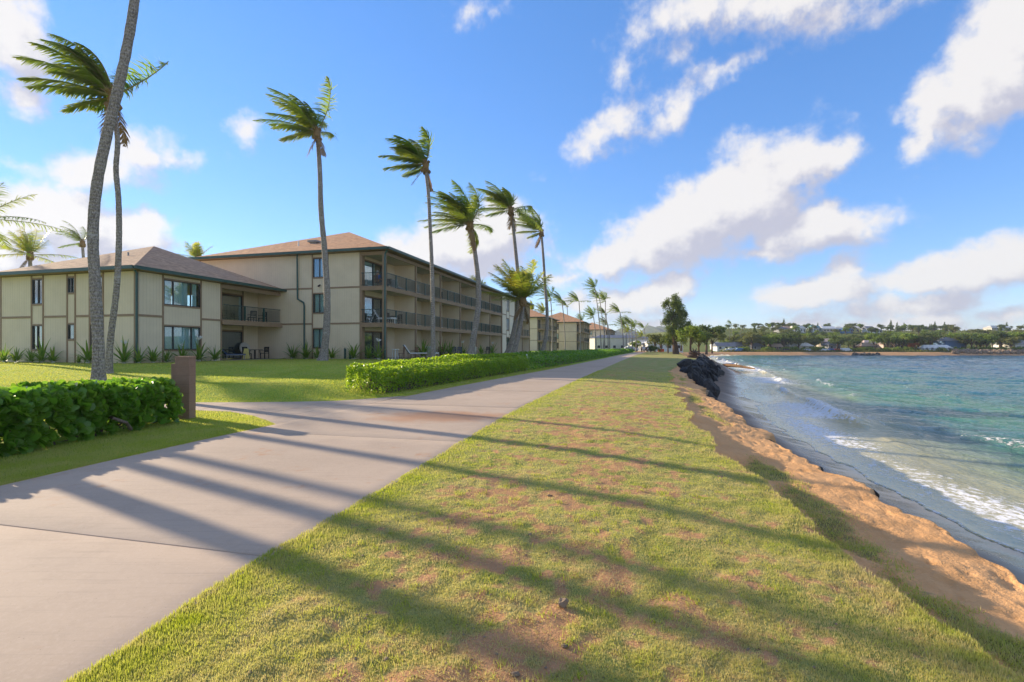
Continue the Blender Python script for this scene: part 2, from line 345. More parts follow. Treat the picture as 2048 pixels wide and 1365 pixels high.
def sea_mat():
    b = NB('sea_water'); q = b.attr('q'); fo = b.attr('foam'); sh = b.attr('crestw')
    v = b.coord()
    deep = b.mix(b.ramp(b.noise(.06, 3), .35, .65), (.008, .062, .130), (.016, .095, .135))
    mid = b.mix(b.ramp(b.noise(.12, 3), .35, .65), (.030, .150, .150), (.065, .205, .115))
    c = b.mix(b.ramp(q, 6, 45), mid, deep)
    c = b.mix(b.ramp(q, 1.5, 9), (.40, .35, .17), c)
    c = b.mix(b.math('MULTIPLY', sh, .85), c, (.56, .40, .12))
    wv = b.map(v, (1, .55, 1), (0, 0, .25))
    lace = b.noise(5.5, 6, .72, b.map(v, (1.0, .6, 1), (0, 0, .3)))
    ff = b.math('ADD', b.math('MULTIPLY', fo, 1.0), b.math('MULTIPLY', b.math('SUBTRACT', lace, .5), 2.6))
    ff = b.ramp(ff, .46, .78)
    ff = b.math('MULTIPLY', ff, b.ramp(fo, .03, .2))
    cap = b.ramp(b.noise(.8, 5, .7, wv), .74, .80); cap = b.math('MULTIPLY', cap, b.ramp(q, 3, 10))
    ff = b.math('MAXIMUM', ff, b.math('MULTIPLY', cap, .35))
    c = b.mix(ff, c, (.78, .78, .78))
    ro = b.math('ADD', b.math('MULTIPLY', ff, .7), .11)
    h = b.math('ADD', b.math('MULTIPLY', b.noise(.85, 7, .66, wv), 1.25), b.math('MULTIPLY', b.noise(6.5, 4, .6, wv), .22))
    h = b.math('ADD', h, b.math('MULTIPLY', ff, .12))
    bs = b.new('Bump'); bs.inputs['Distance'].default_value = .55; b.put(bs.inputs['Strength'], b.ramp(q, .2, 8, .06, .95)); b.L.new(h, bs.inputs['Height'])
    b.princ(c, ro, bs.outputs[0], spec=.30)
sea_mat()
simple('far_land', (.11, .15, .035), (.19, .19, .06), .08, .95, .4, .4, .1)
simple('far_sand', (.56, .32, .16), (.48, .27, .13), .4, .9, .2, .05, .2)
simple('mountain', (.050, .075, .045), (.09, .095, .06), .012, .95, 0, 1, .05)
def siding(name, c1, c2):
    b = NB(name); v = b.coord(True)
    sx = b.new('SeparateXYZ'); b.L.new(v, sx.inputs[0])
    s = b.math('ADD', sx.outputs['X'], sx.outputs['Y'])
    fr = b.math('FRACT', b.math('MULTIPLY', s, 4.9)); gro = b.math('LESS_THAN', fr, .085)
    base = b.mix(b.ramp(b.noise(.8, 4, .6, v), .3, .7), c1, c2)
    base = b.mix(b.ramp(b.noise(1, 4, .7, b.map(v, (9, 9, .5))), .5, .8, 0, .25), base, tuple(x * .72 for x in c1))
    c = b.mix(b.math('MULTIPLY', gro, .24), base, tuple(x * .4 for x in c1))
    b.princ(c, .8, b.bump(b.math('MULTIPLY', gro, -1.), .9, .012), spec=.3)
siding('siding', (.76, .635, .455), (.70, .58, .41))
siding('siding_skylit', (.80, .70, .54), (.76, .66, .50))  # lighter copy of the siding, light from sea and sky put into its colour
simple('trim', (.33, .225, .14), (.29, .195, .12), 4, .7, .1)
simple('soffit', (.55, .48, .37), (.50, .44, .34), 3, .8, .05)
simple('gutter_green', (.022, .075, .062), (.03, .09, .078), 3, .4, .05, spec=.5)
simple('rail_green', (.012, .045, .040), (.02, .06, .052), 3, .4, .0, spec=.5)
simple('frame_dark', (.030, .026, .024), (.04, .035, .032), 3, .4, 0, spec=.5)
simple('patio_floor', (.30, .265, .22), (.26, .22, .18), 5, .85, .2)
def shingle(name, c1, c2, c3):
    b = NB(name); v = b.coord(True)
    sx = b.new('SeparateXYZ'); b.L.new(v, sx.inputs[0])
    cell = b.new('TexNoise'); cell.inputs['Scale'].default_value = 2.2; cell.inputs['Detail'].default_value = 6; cell.inputs['Roughness'].default_value = .75; b.L.new(b.map(v, (1, 1, 5)), cell.inputs['Vector'])
    c = b.mix(b.ramp(cell.outputs['Fac'], .36, .62), c1, c2); c = b.mix(b.ramp(b.noise(.5, 3, .5, v), .4, .7, 0, .5), c, c3)
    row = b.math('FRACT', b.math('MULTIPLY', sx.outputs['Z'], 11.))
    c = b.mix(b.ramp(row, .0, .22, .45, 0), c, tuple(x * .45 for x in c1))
    b.princ(c, .92, b.bump(b.math('ADD', row, b.noise(25, 3, .6, v)), .5, .02), spec=.2)
shingle('shingle_orange', (.66, .37, .20), (.38, .19, .095), (.54, .32, .19))
shingle('shingle_brown', (.56, .37, .235), (.33, .21, .135), (.46, .32, .22))
def glass():
    b = NB('window_glass'); t = b.new('BsdfTransparent'); t.inputs[0].default_value = (.80, .90, .90, 1); g = b.new('BsdfGlossy'); g.inputs['Roughness'].default_value = .015; g.inputs['Color'].default_value = (.9, .95, 1, 1)
    lw_ = b.new('LayerWeight'); lw_.inputs[0].default_value = .35; fr = b.math('ADD', b.math('MULTIPLY', b.math('POWER', lw_.outputs['Facing'], 2.), .6), .14); m = b.new('MixShader'); b.L.new(fr, m.inputs[0]); b.L.new(t.outputs[0], m.inputs[1]); b.L.new(g.outputs[0], m.inputs[2]); b.L.new(m.outputs[0], b.out.inputs['Surface'])
glass()
simple('curtain', (.76, .80, .78), (.70, .74, .72), 4, .9, 0)
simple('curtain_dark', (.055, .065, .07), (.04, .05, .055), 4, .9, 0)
simple('curtain_mauve', (.42, .37, .40), (.36, .31, .34), 4, .9, 0)
def bark():
    b = NB('palm_bark'); v = b.coord(True); sx = b.new('SeparateXYZ'); b.L.new(v, sx.inputs[0])
    wob = b.math('MULTIPLY', b.noise(3, 3, .6, v), 1.6)
    ring = b.math('SINE', b.math('ADD', b.math('MULTIPLY', sx.outputs['Z'], 48.), b.math('MULTIPLY', wob, 3.)))
    n = b.noise(24, 6, .75, b.map(v, (1, 1, .55)))
    c = b.mix(b.ramp(n, .40, .62), (.40, .355, .31), (.15, .125, .105)); c = b.mix(b.ramp(ring, .5, 1, 0, .28), c, (.14, .115, .10))
    c = b.mix(b.ramp(b.noise(3.0, 4, .7, v), .55, .7, 0, .55), c, (.52, .49, .45))
    b.princ(c, .92, b.bump(b.math('ADD', b.math('MULTIPLY', ring, .35), b.math('MULTIPLY', n, 1.2)), .9, .03), spec=.15)
bark()
simple('bark_brown', (.14, .095, .065), (.09, .06, .042), 5, .92, .7, .04, .1)
simple('palm_fibre', (.30, .19, .09), (.20, .13, .065), 10, .9, .4, .03, .1)
leafmat('palm_leaf', (.065, .13, .022), (.17, .205, .04), (.22, .40, .025), (.52, .52, .06), 1.2, .5, .42, .45)
leafmat('palm_leaf_young', (.11, .18, .025), (.28, .27, .05), (.34, .50, .03), (.75, .58, .08), 1.2, .5, .42, .45)
simple('palm_rachis', (.22, .21, .075), (.28, .20, .07), 3, .6, 0)
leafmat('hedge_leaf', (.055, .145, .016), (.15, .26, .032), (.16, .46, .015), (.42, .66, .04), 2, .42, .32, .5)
leafmat('hedge_leaf_sunlit', (.085, .19, .015), (.20, .30, .03), (.34, .60, .015), (.62, .74, .04), 2, .5, .36, .45)  # lit copy of the hedge leaf, sunshine put into its colour
leafmat('lily_leaf', (.06, .15, .025), (.17, .25, .035), (.18, .40, .03), (.5, .6, .06), 3, .38, .35, .5)
leafmat('tree_leaf', (.042, .078, .018), (.10, .14, .03), (.10, .19, .025), (.28, .30, .05), .3, .32, .55, .25)
leafmat('tree_leaf_olive', (.085, .11, .028), (.19, .195, .05), (.16, .21, .04), (.36, .34, .07), .3, .32, .55, .25)
leafmat('tree_leaf_bright', (.085, .155, .02), (.18, .24, .035), (.24, .40, .025), (.46, .50, .05), .3, .38, .5, .3)
leafmat('tree_leaf_red', (.34, .07, .025), (.42, .13, .03), (.5, .12, .03), (.55, .2, .04), .3, .35, .55, .25)
leafmat('casuarina_leaf', (.06, .105, .025), (.14, .18, .04), (.15, .25, .03), (.34, .36, .06), .5, .34, .6, .2)
leafmat('grass_blade', (.28, .36, .035), (.60, .48, .23), (.62, .68, .05), (.78, .64, .28), 1.5, .45, .7, .15)
simple('twig', (.17, .125, .095), (.12, .085, .065), 8, .9, .2)
lb_ = NB('lava_rock'); lv_ = lb_.coord(True); oi_ = lb_.new('ObjectInfo').outputs['Random']
lc_ = lb_.mix(lb_.ramp(oi_, .2, 1.), (.012, .012, .014), (.075, .072, .070)); lc_ = lb_.mix(lb_.ramp(lb_.noise(2.5, 5, .7, lv_), .4, .7), lc_, (.016, .015, .016)); lb_.princ(lc_, .62, lb_.bump(lb_.noise(5, 6, .75, lv_), 1., .25), spec=.45)
simple('tan_rock', (.30, .22, .15), (.17, .125, .09), 2, .9, .8, .06, .2)
simple('block_brown', (.29, .185, .125), (.26, .162, .108), 12, .85, .45, .006, .25)
simple('mortar', (.17, .11, .08), (.15, .095, .07), 12, .95, .2, .004, .15)
simple('driftwood', (.26, .155, .085), (.16, .10, .06), 4, .9, .5, .03, .15)
simple('stump_wood', (.13, .095, .08), (.07, .052, .045), 4, .95, .7, .05, .1)
for n_, c_ in dict(white=(.72, .72, .70), off_white=(.60, .57, .50), pale_pink=(.60, .44, .36), cream=(.58, .50, .38), blue_cloth=(.022, .055, .14), grey=(.30, .30, .30), dark=(.018, .018, .020), wood=(.20, .115, .065),
                   red=(.50, .030, .022), blue=(.03, .11, .40), roof_grey=(.16, .17, .20), roof_blue=(.10, .20, .36), roof_tan=(.35, .24, .17), yellow=(.55, .47, .15), teal=(.14, .28, .30), skin=(.42, .24, .16), hair_dark=(.03, .02, .015), hair_grey=(.4, .38, .36),
                   shirt_orange=(.50, .22, .08), shorts_dark=(.03, .035, .05), shirt_black=(.02, .02, .024), shirt_white=(.65, .64, .62), silver=(.45, .47, .50), orange_plastic=(.6, .10, .02), tyre=(.02, .02, .02), turquoise=(.05, .45, .42), plaster_green=(.33, .40, .34)).items():
    simple(n_, c_, tuple(x * .88 for x in c_), 5, .6, .05, .004, .35)
def stripes():
    b = NB('striped_cloth'); v = b.coord(True); sx = b.new('SeparateXYZ'); b.L.new(v, sx.inputs[0])
    f = b.math('LESS_THAN', b.math('FRACT', b.math('MULTIPLY', sx.outputs['Y'], 7.5)), .5)
    b.princ(b.mix(f, (.66, .68, .68), (.02, .03, .05)), .85, spec=.2)
stripes()

# ------------------------------------------------------------------ ground sheets
ys = [-14, -11, -8, -6, -4, -2.5, -1, 0, .6, 1.1, 1.5]; y = 1.8
while y < 196: ys.append(y); y += .018 + .0072 * y
ys = np.array(ys + [196.0])
def sheet(name, X, Y, Z, mat, attrs=None, label=None):
    r, c = X.shape; V = np.stack([X, Y, Z], -1).reshape(-1, 3)
    i = np.arange(r * c).reshape(r, c)
    Fc = np.stack([i[:-1, :-1], i[:-1, 1:], i[1:, 1:], i[1:, :-1]], -1).reshape(-1, 4)
    o = link(name, fast_mesh(name, V, Fc, attrs, True), mat); o['kind'] = 'structure'
    return o
# lawn left of the walk
nc = 110; t = (np.linspace(0, 1, nc) ** 2.2)[::-1]
Y = np.repeat(ys[:, None], nc, 1); PL = pathL(Y)
X = PL + .04 - t[None, :] * (95 + 0 * Y)
Z = lawn_z(X, Y)
Z = np.where(PL - X < .02, -.02, Z)
sheet('lawn', X, Y, Z, M['lawn_turf'])
# soil bed under the walk
nc = 8; t = np.linspace(-.02, 1.02, nc); Y = np.repeat(ys[:, None], nc, 1); X = pathL(Y) + (pathR(Y) - pathL(Y)) * t[None, :]
sheet('path_bed', X, Y, np.full_like(X, -.012), M['turf'], {'grassy': np.zeros(X.size)})
# verge between the walk and the eroded scarp
def jag(y, s=0): return .42 * (fbm(y * 1.1, 0 * y + 3.3, 4, 21 + s) - .5) + .10 * (fbm(y * 5, 0 * y + 1.3, 3, 33 + s) - .5)
def scarpx(y): return scarp(y) + jag(y) * sm((y + 4) / 6) * (1 + y * .04)
def grassy(x, y):
    q = (x - pathR(y))
    w = np.clip((scarp(y) - x), 0, 9)
    a = fbm(x * .8 + 5, y * .8, 4, 40); b_ = fbm(x * 3.1, y * 3.1, 3, 55)
    c_ = fbm(x * 8.5, y * 8.5, 2, 58); m = .42 + .50 * (a - .5) + .85 * (b_ - .5) + .95 * (c_ - .5) + .50 * np.exp(-(q / .45) ** 2) + .26 * np.exp(-(w / .7) ** 2)
    m = m + .16 * sm((y - 18) / 12) - .12 * np.exp(-((y - 14) / 5) ** 2) * sm((x - .5 * y + 4) / 3)
    return m + .11
def verge_z(x, y):
    q = np.clip((x - pathR(y)) / (scarp(y) - pathR(y)), 0, 1)
    z = .004 - .16 * q ** 2.2
    edge = sm((x - pathR(y)) / .6)
    z = z + edge * (.05 * (fbm(x * 1.3, y * 1.3, 3, 61) - .5) + .045 * (fbm(x * 6, y * 6, 3, 71) - .5) * (y < 40)) 
    return z
nc = 170; t = np.linspace(0, 1, nc); Y = np.repeat(ys[:, None], nc, 1); SX = scarpx(Y); X = pathR(Y) - .03 + (SX - pathR(Y) + .03) * t[None, :]
Z = verge_z(X, Y); ZE = Z[:, -1].copy()
sheet('verge', X, Y, Z, M['turf'], {'grassy': grassy(X, Y).ravel()})
# bank below the scarp, sand, wet sand, sea bed
def drop(y): return (.34 * (1 - sm((y - 9) / 5)) + .07 + .16 * np.exp(-((y - 17.5) / 2.2) ** 2)) * (1 - sm((y - 26) / 8)) * (.75 + .5 * fbm(y * 1.7, y * 0 + 2, 2, 9)) + .03
nA, nB, nC_, nD = 12, 66, 12, 46
def bank(Yr):
    n = len(Yr); D = drop(Yr); sx_ = scarpx(Yr); cx = crest(Yr) + 1.6 * jag(Yr, 7) * (1 + Yr * .02); cz = crestz(Yr); wx = waterx(Yr)
    cols_x = []; cols_z = []; 
    under = .05 * (fbm(Yr * 3, Yr * 0 + 8, 3, 91))
    for k in range(nA):
        f = k / nA; cols_x.append(sx_ - under * math.sin(math.pi * f) + f * f * .32); cols_z.append(ZE_f(Yr) - D * (1 - (1 - f) ** 1.6))
    x0 = sx_ + .32; z0 = ZE_f(Yr) - D
    cx = np.maximum(cx, x0 + .35)
    for k in range(nB):
        f = k / nB; cols_x.append(x0 + (cx - x0) * f); cols_z.append(z0 + (cz - z0) * (f ** 1.15))
    cd = (.50 + .12 * fbm(Yr * 1.2, Yr * 0, 3, 17)) * (1 - sm((Yr - 30) / 5)) + 1.35 * sm((Yr - 33) / 4) * (1 - sm((Yr - 72) / 10)) + .04
    for k in range(nC_):
        f = k / nC_; cols_x.append(cx + f * (.22 + 1.6 * sm((Yr - 33) / 4))); cols_z.append(cz - cd * sm(np.array(f * 1.0)) - 0 * Yr)
    x1 = cx + .22 + 1.6 * sm((Yr - 33) / 4); z1 = cz - cd
    wx = np.maximum(wx, x1 + .8)
    for k in range(nD):
        f = k / (nD - 1) * 1.9
        zz = z1 + (WATER_Z - z1) * (1 - (1 - np.minimum(f, 1)) ** 1.5) - .9 * max(f - 1, 0) ** 1.2
        cols_x.append(x1 + (wx - x1) * min(f, 1) + max(f - 1, 0) * 6.0); cols_z.append(zz)
    return np.stack(cols_x, 1), np.stack(cols_z, 1), cx, wx, x1
ZE_f = lambda yy: np.interp(yy, ys, ZE)
X, Z, CX, WX, X1 = bank(ys); Y = np.repeat(ys[:, None], X.shape[1], 1)
dryzone = (X < CX[:, None]).astype(float)
foot = fbm(X * 5.5, Y * 5.5, 2, 101); foot = np.clip((foot - .62) * 5, 0, 1)
Z = Z + dryzone * sm((X - scarpx(Y) - .15) / .4) * (.05 * (fbm(X * 1.6, Y * 1.6, 4, 81) - .5) + .035 * (fbm(X * 9, Y * 9, 2, 82) - .5) * (Y < 20) - .03 * foot)
wet = np.where(X > CX[:, None] + .02, np.clip(.22 + (X - X1[:, None]) / (WX - X1 + .01)[:, None] * .95 + .18 * (fbm(X * .6, Y * .25, 3, 66) - .5), 0.2, 1), 0.0)
wet = wet * (1 - .8 * sm((Y - 80) / 20) * (X < WX[:, None] - 1.5))
fr = np.clip((X - scarpx(Y)) / (CX[:, None] - scarpx(Y) + .01), 0, 1)
gb = .20 + 1.7 * (fbm(X * 1.1, Y * .7, 4, 120) - .5) + .38 * np.exp(-((fr - .42) / .17) ** 2) - 1.3 * sm((fr - .5) / .25) - .9 * np.exp(-(fr / .2) ** 2)
gb = np.where(X > CX[:, None], -1, gb); gb = np.where(Y > 34, gb * .3, gb)
BZ = Z.copy(); BXs = X.copy()
sheet('beach', X, Y, Z, M['sand'], {'wet': wet.ravel(), 'grassy': gb.ravel()})
BANK = (X, Y, Z, gb)

# ------------------------------------------------------------------ footpath: separate concrete slabs with open joints
fp = empty('footpath'); fp['kind'] = 'structure'
def station(c, w):
    y_ = np.full_like(w, c, float)
    for _ in range(30): x_ = pathL(y_) + w * (pathR(y_) - pathL(y_)); y_ = .5 * y_ + .5 * (c - .243 * x_)
    x_ = pathL(y_) + w * (pathR(y_) - pathL(y_)); return x_, y_
for k in range(-3, 32):
    c0 = 3.39 + 4.9 * k; c1 = c0 + 4.9 - .008
    nu, nv = 19, 15; w = np.concatenate([[0, .004], np.linspace(.06, .94, nu - 4), [.996, 1]]); V = []
    edge = .006
    for j, c in enumerate(np.concatenate([[c0, c0 + .01], np.linspace(c0 + .4, c1 - .4, nv - 4), [c1 - .01, c1]])):
        x_, y_ = station(c, w); x_ = x_.copy()
        x_[0] += .05 * (fbm(np.array(c * 2.), np.array(1.), 3, 3) - .5); x_[-1] += .05 * (fbm(np.array(c * 2.), np.array(7.), 3, 3) - .5)
        z_ = np.full(nu, 0.004); 
        if j in (0, nv - 1): z_ -= edge
        z_[0] -= edge; z_[-1] -= edge
        V.append(np.stack([x_, y_, z_], 1))
    V = np.array(V); top = V.reshape(-1, 3); i = np.arange(nu * nv).reshape(nv, nu)
    Fc = list(np.stack([i[:-1, :-1], i[:-1, 1:], i[1:, 1:], i[1:, :-1]], -1).reshape(-1, 4))
    rim = list(i[0, :]) + list(i[1:, -1]) + list(i[-1, :-1][::-1]) + list(i[1:-1, 0][::-1])
    low = top[rim].copy(); low[:, 2] = -.09; n0 = len(top); allv = np.vstack([top, low]); nr = len(rim)
    Fc += [[rim[a], n0 + a, n0 + (a + 1) % nr, rim[(a + 1) % nr]] for a in range(nr)]
    link('concrete_slab', fast_mesh('concrete_slab', allv, np.array(Fc)), M['concrete'], fp)
# branch walk to the left
sp = empty('side_path'); sp['kind'] = 'structure'
front = [(-60, 12.35), (-30, 12.5), (-16, 12.62), (-10, 12.72), (-8.2, 12.75), (-7.2, 12.5), (-6.2, 11.75), (-5.5, 11.0), (-4.93, 10.35)]
back = [(-60, 14.3), (-30, 14.4), (-16, 14.5), (-10, 14.55), (-8.2, 14.6), (-6.6, 14.72), (-5.4, 15.0), (-4.6, 15.6), (-3.62, 16.5)]
for a in range(len(front) - 1):
    g = .008 if a else 0
    f0, f1, b0, b1 = front[a], front[a + 1], back[a], back[a + 1]
    zt = -.003
    MB().hexa([(f0[0] + g, f0[1], -.1), (f1[0] - g, f1[1], -.1), (b1[0] - g, b1[1], -.1), (b0[0] + g, b0[1], -.1), (f0[0] + g, f0[1], zt), (f1[0] - g, f1[1], zt), (b1[0] - g, b1[1], zt), (b0[0] + g, b0[1], zt)]).build('concrete_slab', M['concrete'], sp)

# ------------------------------------------------------------------ sea
sy = [-14, -9, -5, -2, 0, 1.5]; y = 2.6
while y < 240: sy.append(y); y += .05 + .0075 * y
sy = np.array(sy + [242.]); nq = 330
qq = np.concatenate([np.linspace(-2.6, 6, 130), 6 + np.cumsum(.07 * 1.0235 ** np.arange(1, nq - 129))])
qq = qq[:nq]; qq[-1] = 2000
sea_sx = np.maximum(waterx(sy), 0)
far_x = 60 + (sy - 196) * 1.6
sea_sx = np.where(sy > 196, waterx(np.minimum(sy, 205)), sea_sx)
Y = np.repeat(sy[:, None], len(qq), 1); X = sea_sx[:, None] + qq[None, :]; Q = np.repeat(qq[None, :], len(sy), 0)
wob = 1.4 * (fbm(Y * .16, Y * 0 + 4, 3, 131) - .5) * 2
Qs = Q + wob
swash = .55 * (fbm(Y * .28, Y * 0, 3, 7) - .5) * 2 + .18 * (fbm(Y * 1.3, Y * 0, 3, 8) - .5) * 2
# breaker ridge along the shore
def ridge(q0, w, amp, seed, fr_=.22):
    c = q0 + 1.1 * (fbm(Y * .12, Y * 0 + seed, 3, seed) - .5) * 2
    a = amp * np.clip((fbm(Y * fr_, Y * 0 + seed * 3, 2, seed + 1) - .28) * 2.2, 0, 1)
    d = (Q - c) / w
    return a * np.where(d < 0, np.exp(-(d / .45) ** 2), np.exp(-(d / 1.6) ** 2)), d, a
r1, d1, a1 = ridge(3.1, .55, .42, 12); r2, d2, a2 = ridge(7.5, .9, .22, 27); r3, d3, a3 = ridge(14, 1.3, .2, 41)
damp = sm((Q + .5) / 6)
chop = (.15 + .12 * sm((Q - 6) / 20)) * (fbm(X * .55 + .2 * Y, Y * .30 + X * .08, 4, 140) - .5) * 2 + .10 * (fbm(X * 1.6, Y * .9, 3, 150) - .5)
Z = WATER_Z + .05 + damp * chop + r1 + r2 * .9 + r3 * .8
Z = np.where(Q < 0, Z + (-Q) * .10, Z)
edge = Q - (-.7 + swash * 1.5)      # swash limit
SB = np.zeros_like(Z)
for i_, y_ in enumerate(sy):
    k_ = int(np.clip(np.searchsorted(ys, y_), 1, len(ys) - 1)); f_ = np.clip((y_ - ys[k_ - 1]) / (ys[k_] - ys[k_ - 1]), 0, 1)
    SB[i_] = (1 - f_) * np.interp(X[i_], BXs[k_ - 1], BZ[k_ - 1]) + f_ * np.interp(X[i_], BXs[k_], BZ[k_])
Z = np.where((edge < 3) & (Y < 195), np.maximum(Z * sm(edge / 2.2) + (SB + .018) * (1 - sm(edge / 2.2)), SB + .012 + .02 * np.clip(edge, 0, 1)), Z)
Z = np.where(edge < 0, SB - .06 + np.clip(edge, -5, 0) * .3, Z)
f1 = np.clip(1 - np.abs(edge - .05) / .22, 0, 1) * .62 * (edge > -.02)
sheetfoam = .60 * np.exp(-((Q - 1.1) / 1.5) ** 2) * (edge > 0) * (.35 + 1.2 * fbm(X * .5, Y * .35, 3, 161)) * (1 - .45 * sm((Y - 24) / 10))
cf = a1 / .42 * np.where(d1 < 0, .36 * np.exp(-((d1 + .6) / 1.1) ** 2) + .55 * np.exp(-((d1 + .15) / .3) ** 2), np.exp(-(d1 / .22) ** 2) * .95)
cf2 = a2 / .22 * np.exp(-((d2 + .1) / .5) ** 2) * .62; cf3 = a3 / .2 * np.exp(-((d3 + .1) / .35) ** 2) * .42
patch = .75 * sm((fbm(X * .10, Y * .07, 3, 171) - .5) / .15) * np.exp(-((Q - 2.5) / 3.5) ** 2) * sm((Y - 18) / 8)
foam = np.maximum.reduce([f1, sheetfoam, cf, cf2, cf3, patch])
crestw = np.clip(a1 / .42 * np.exp(-((d1 + .15) / .55) ** 2), 0, 1) * (Y < 40)
sheet('sea', X, Y, Z, M['sea_water'], {'q': np.maximum(Qs, 0).ravel(), 'foam': foam.ravel(), 'crestw': crestw.ravel()})

# ------------------------------------------------------------------ far land and mountains
def shore_y(x): return np.where(x > 66, 214 - .06 * (x - 150) + 5 * (fbm(x * .03, x * 0, 3, 180) - .5) + 14 * np.exp(-((x - 66) / 16) ** 2) * -1, 193.0)
def far_z(x, y):
    d = y - shore_y(x)
    beach = -2.7 + 1.95 * sm(d / 7)
    right = sm((x - 90) / 60)
    hill = 15.5 * sm((d - 45) / 150) * right * (.85 + .3 * fbm(x * .006, y * .004, 2, 190)) + 7 * sm((d - 40) / 160) * (1 - right) * sm((x + 40) / 100) * 0.5
    land = -.7 + .9 * sm((d - 9) / 30) + hill + 1.2 * (fbm(x * .02, y * .02, 3, 200) - .5) * sm((d - 20) / 40)
    return np.where(x > 66, np.where(d < 7, beach, np.maximum(land, -.78)), .12 + np.maximum(land, 0) * sm(d / 60) * .6 + 0 * x)
xs = np.concatenate([np.linspace(-2100, -120, 34), np.linspace(-110, 420, 190), np.linspace(435, 2100, 40)])
yf = np.concatenate([np.linspace(192.5, 270, 90), 270 + np.cumsum(2 * 1.06 ** np.arange(71))]); 
Xf, Yf = np.meshgrid(xs, yf); Zf = far_z(Xf, Yf)
Zf[Yf < 196.5] = np.where(Xf[Yf < 196.5] > 66, -3.2, -.4)
sheet('far_terrain', Xf, Yf, Zf, M['far_land'])
bx = np.linspace(62, 420, 240); dd = np.linspace(-6, 8.0, 9); BX, BD = np.meshgrid(bx, dd); BY = shore_y(BX) + BD
sheet('far_beach', BX, BY, far_z(BX, BY) + .07 - .25 * (BD < -5) - .2 * (BD > 7.8), M['far_sand'])
def mountain(name, pts, d, thick, label):
    m = MB(); n = len(pts); rows = 7; P = []
    for j in range(rows):
        f = j / (rows - 1)
        row = []
        for (px, py) in pts:
            top = pix(px, py, d); h = max(top.z, 2.)
            prof = math.sin(math.pi * f) ** .8
            rx = 20 * (vnoise(px * .31, j * 1.7, 5) - .5) * (0 < f < 1); ry = (f - .5) * 2 * thick
            row.append((top.x + rx * .5, d + ry + thick * .3 * (vnoise(px * .2, j * 2.1, 6) - .5), -3 + (h + 3) * (prof if j != rows // 2 else 1)))
        P.append(row)
    for row in P: m.v += row
    for j in range(rows - 1):
        for i in range(n - 1): a = j * n + i; m.f.append((a, a + 1, a + n + 1, a + n))
    o = m.build(name, M['mountain']); o['kind'] = 'structure'; o['label'] = label; return o
jag_pts = [(1180, 664), (1200, 652), (1215, 658), (1230, 662), (1245, 655), (1262, 659), (1276, 668), (1284, 666), (1288, 664), (1294, 660), (1297, 653), (1299.5, 650), (1303, 654), (1306, 660), (1309, 661), (1311, 657), (1314, 653), (1319, 652.5), (1324, 656), (1329, 664), (1335, 672), (1345, 682), (1360, 690)]
mountain('mountain_ridge', jag_pts, 1800, 230, 'jagged blue mountain ridge with two rocky peaks far behind the palms')

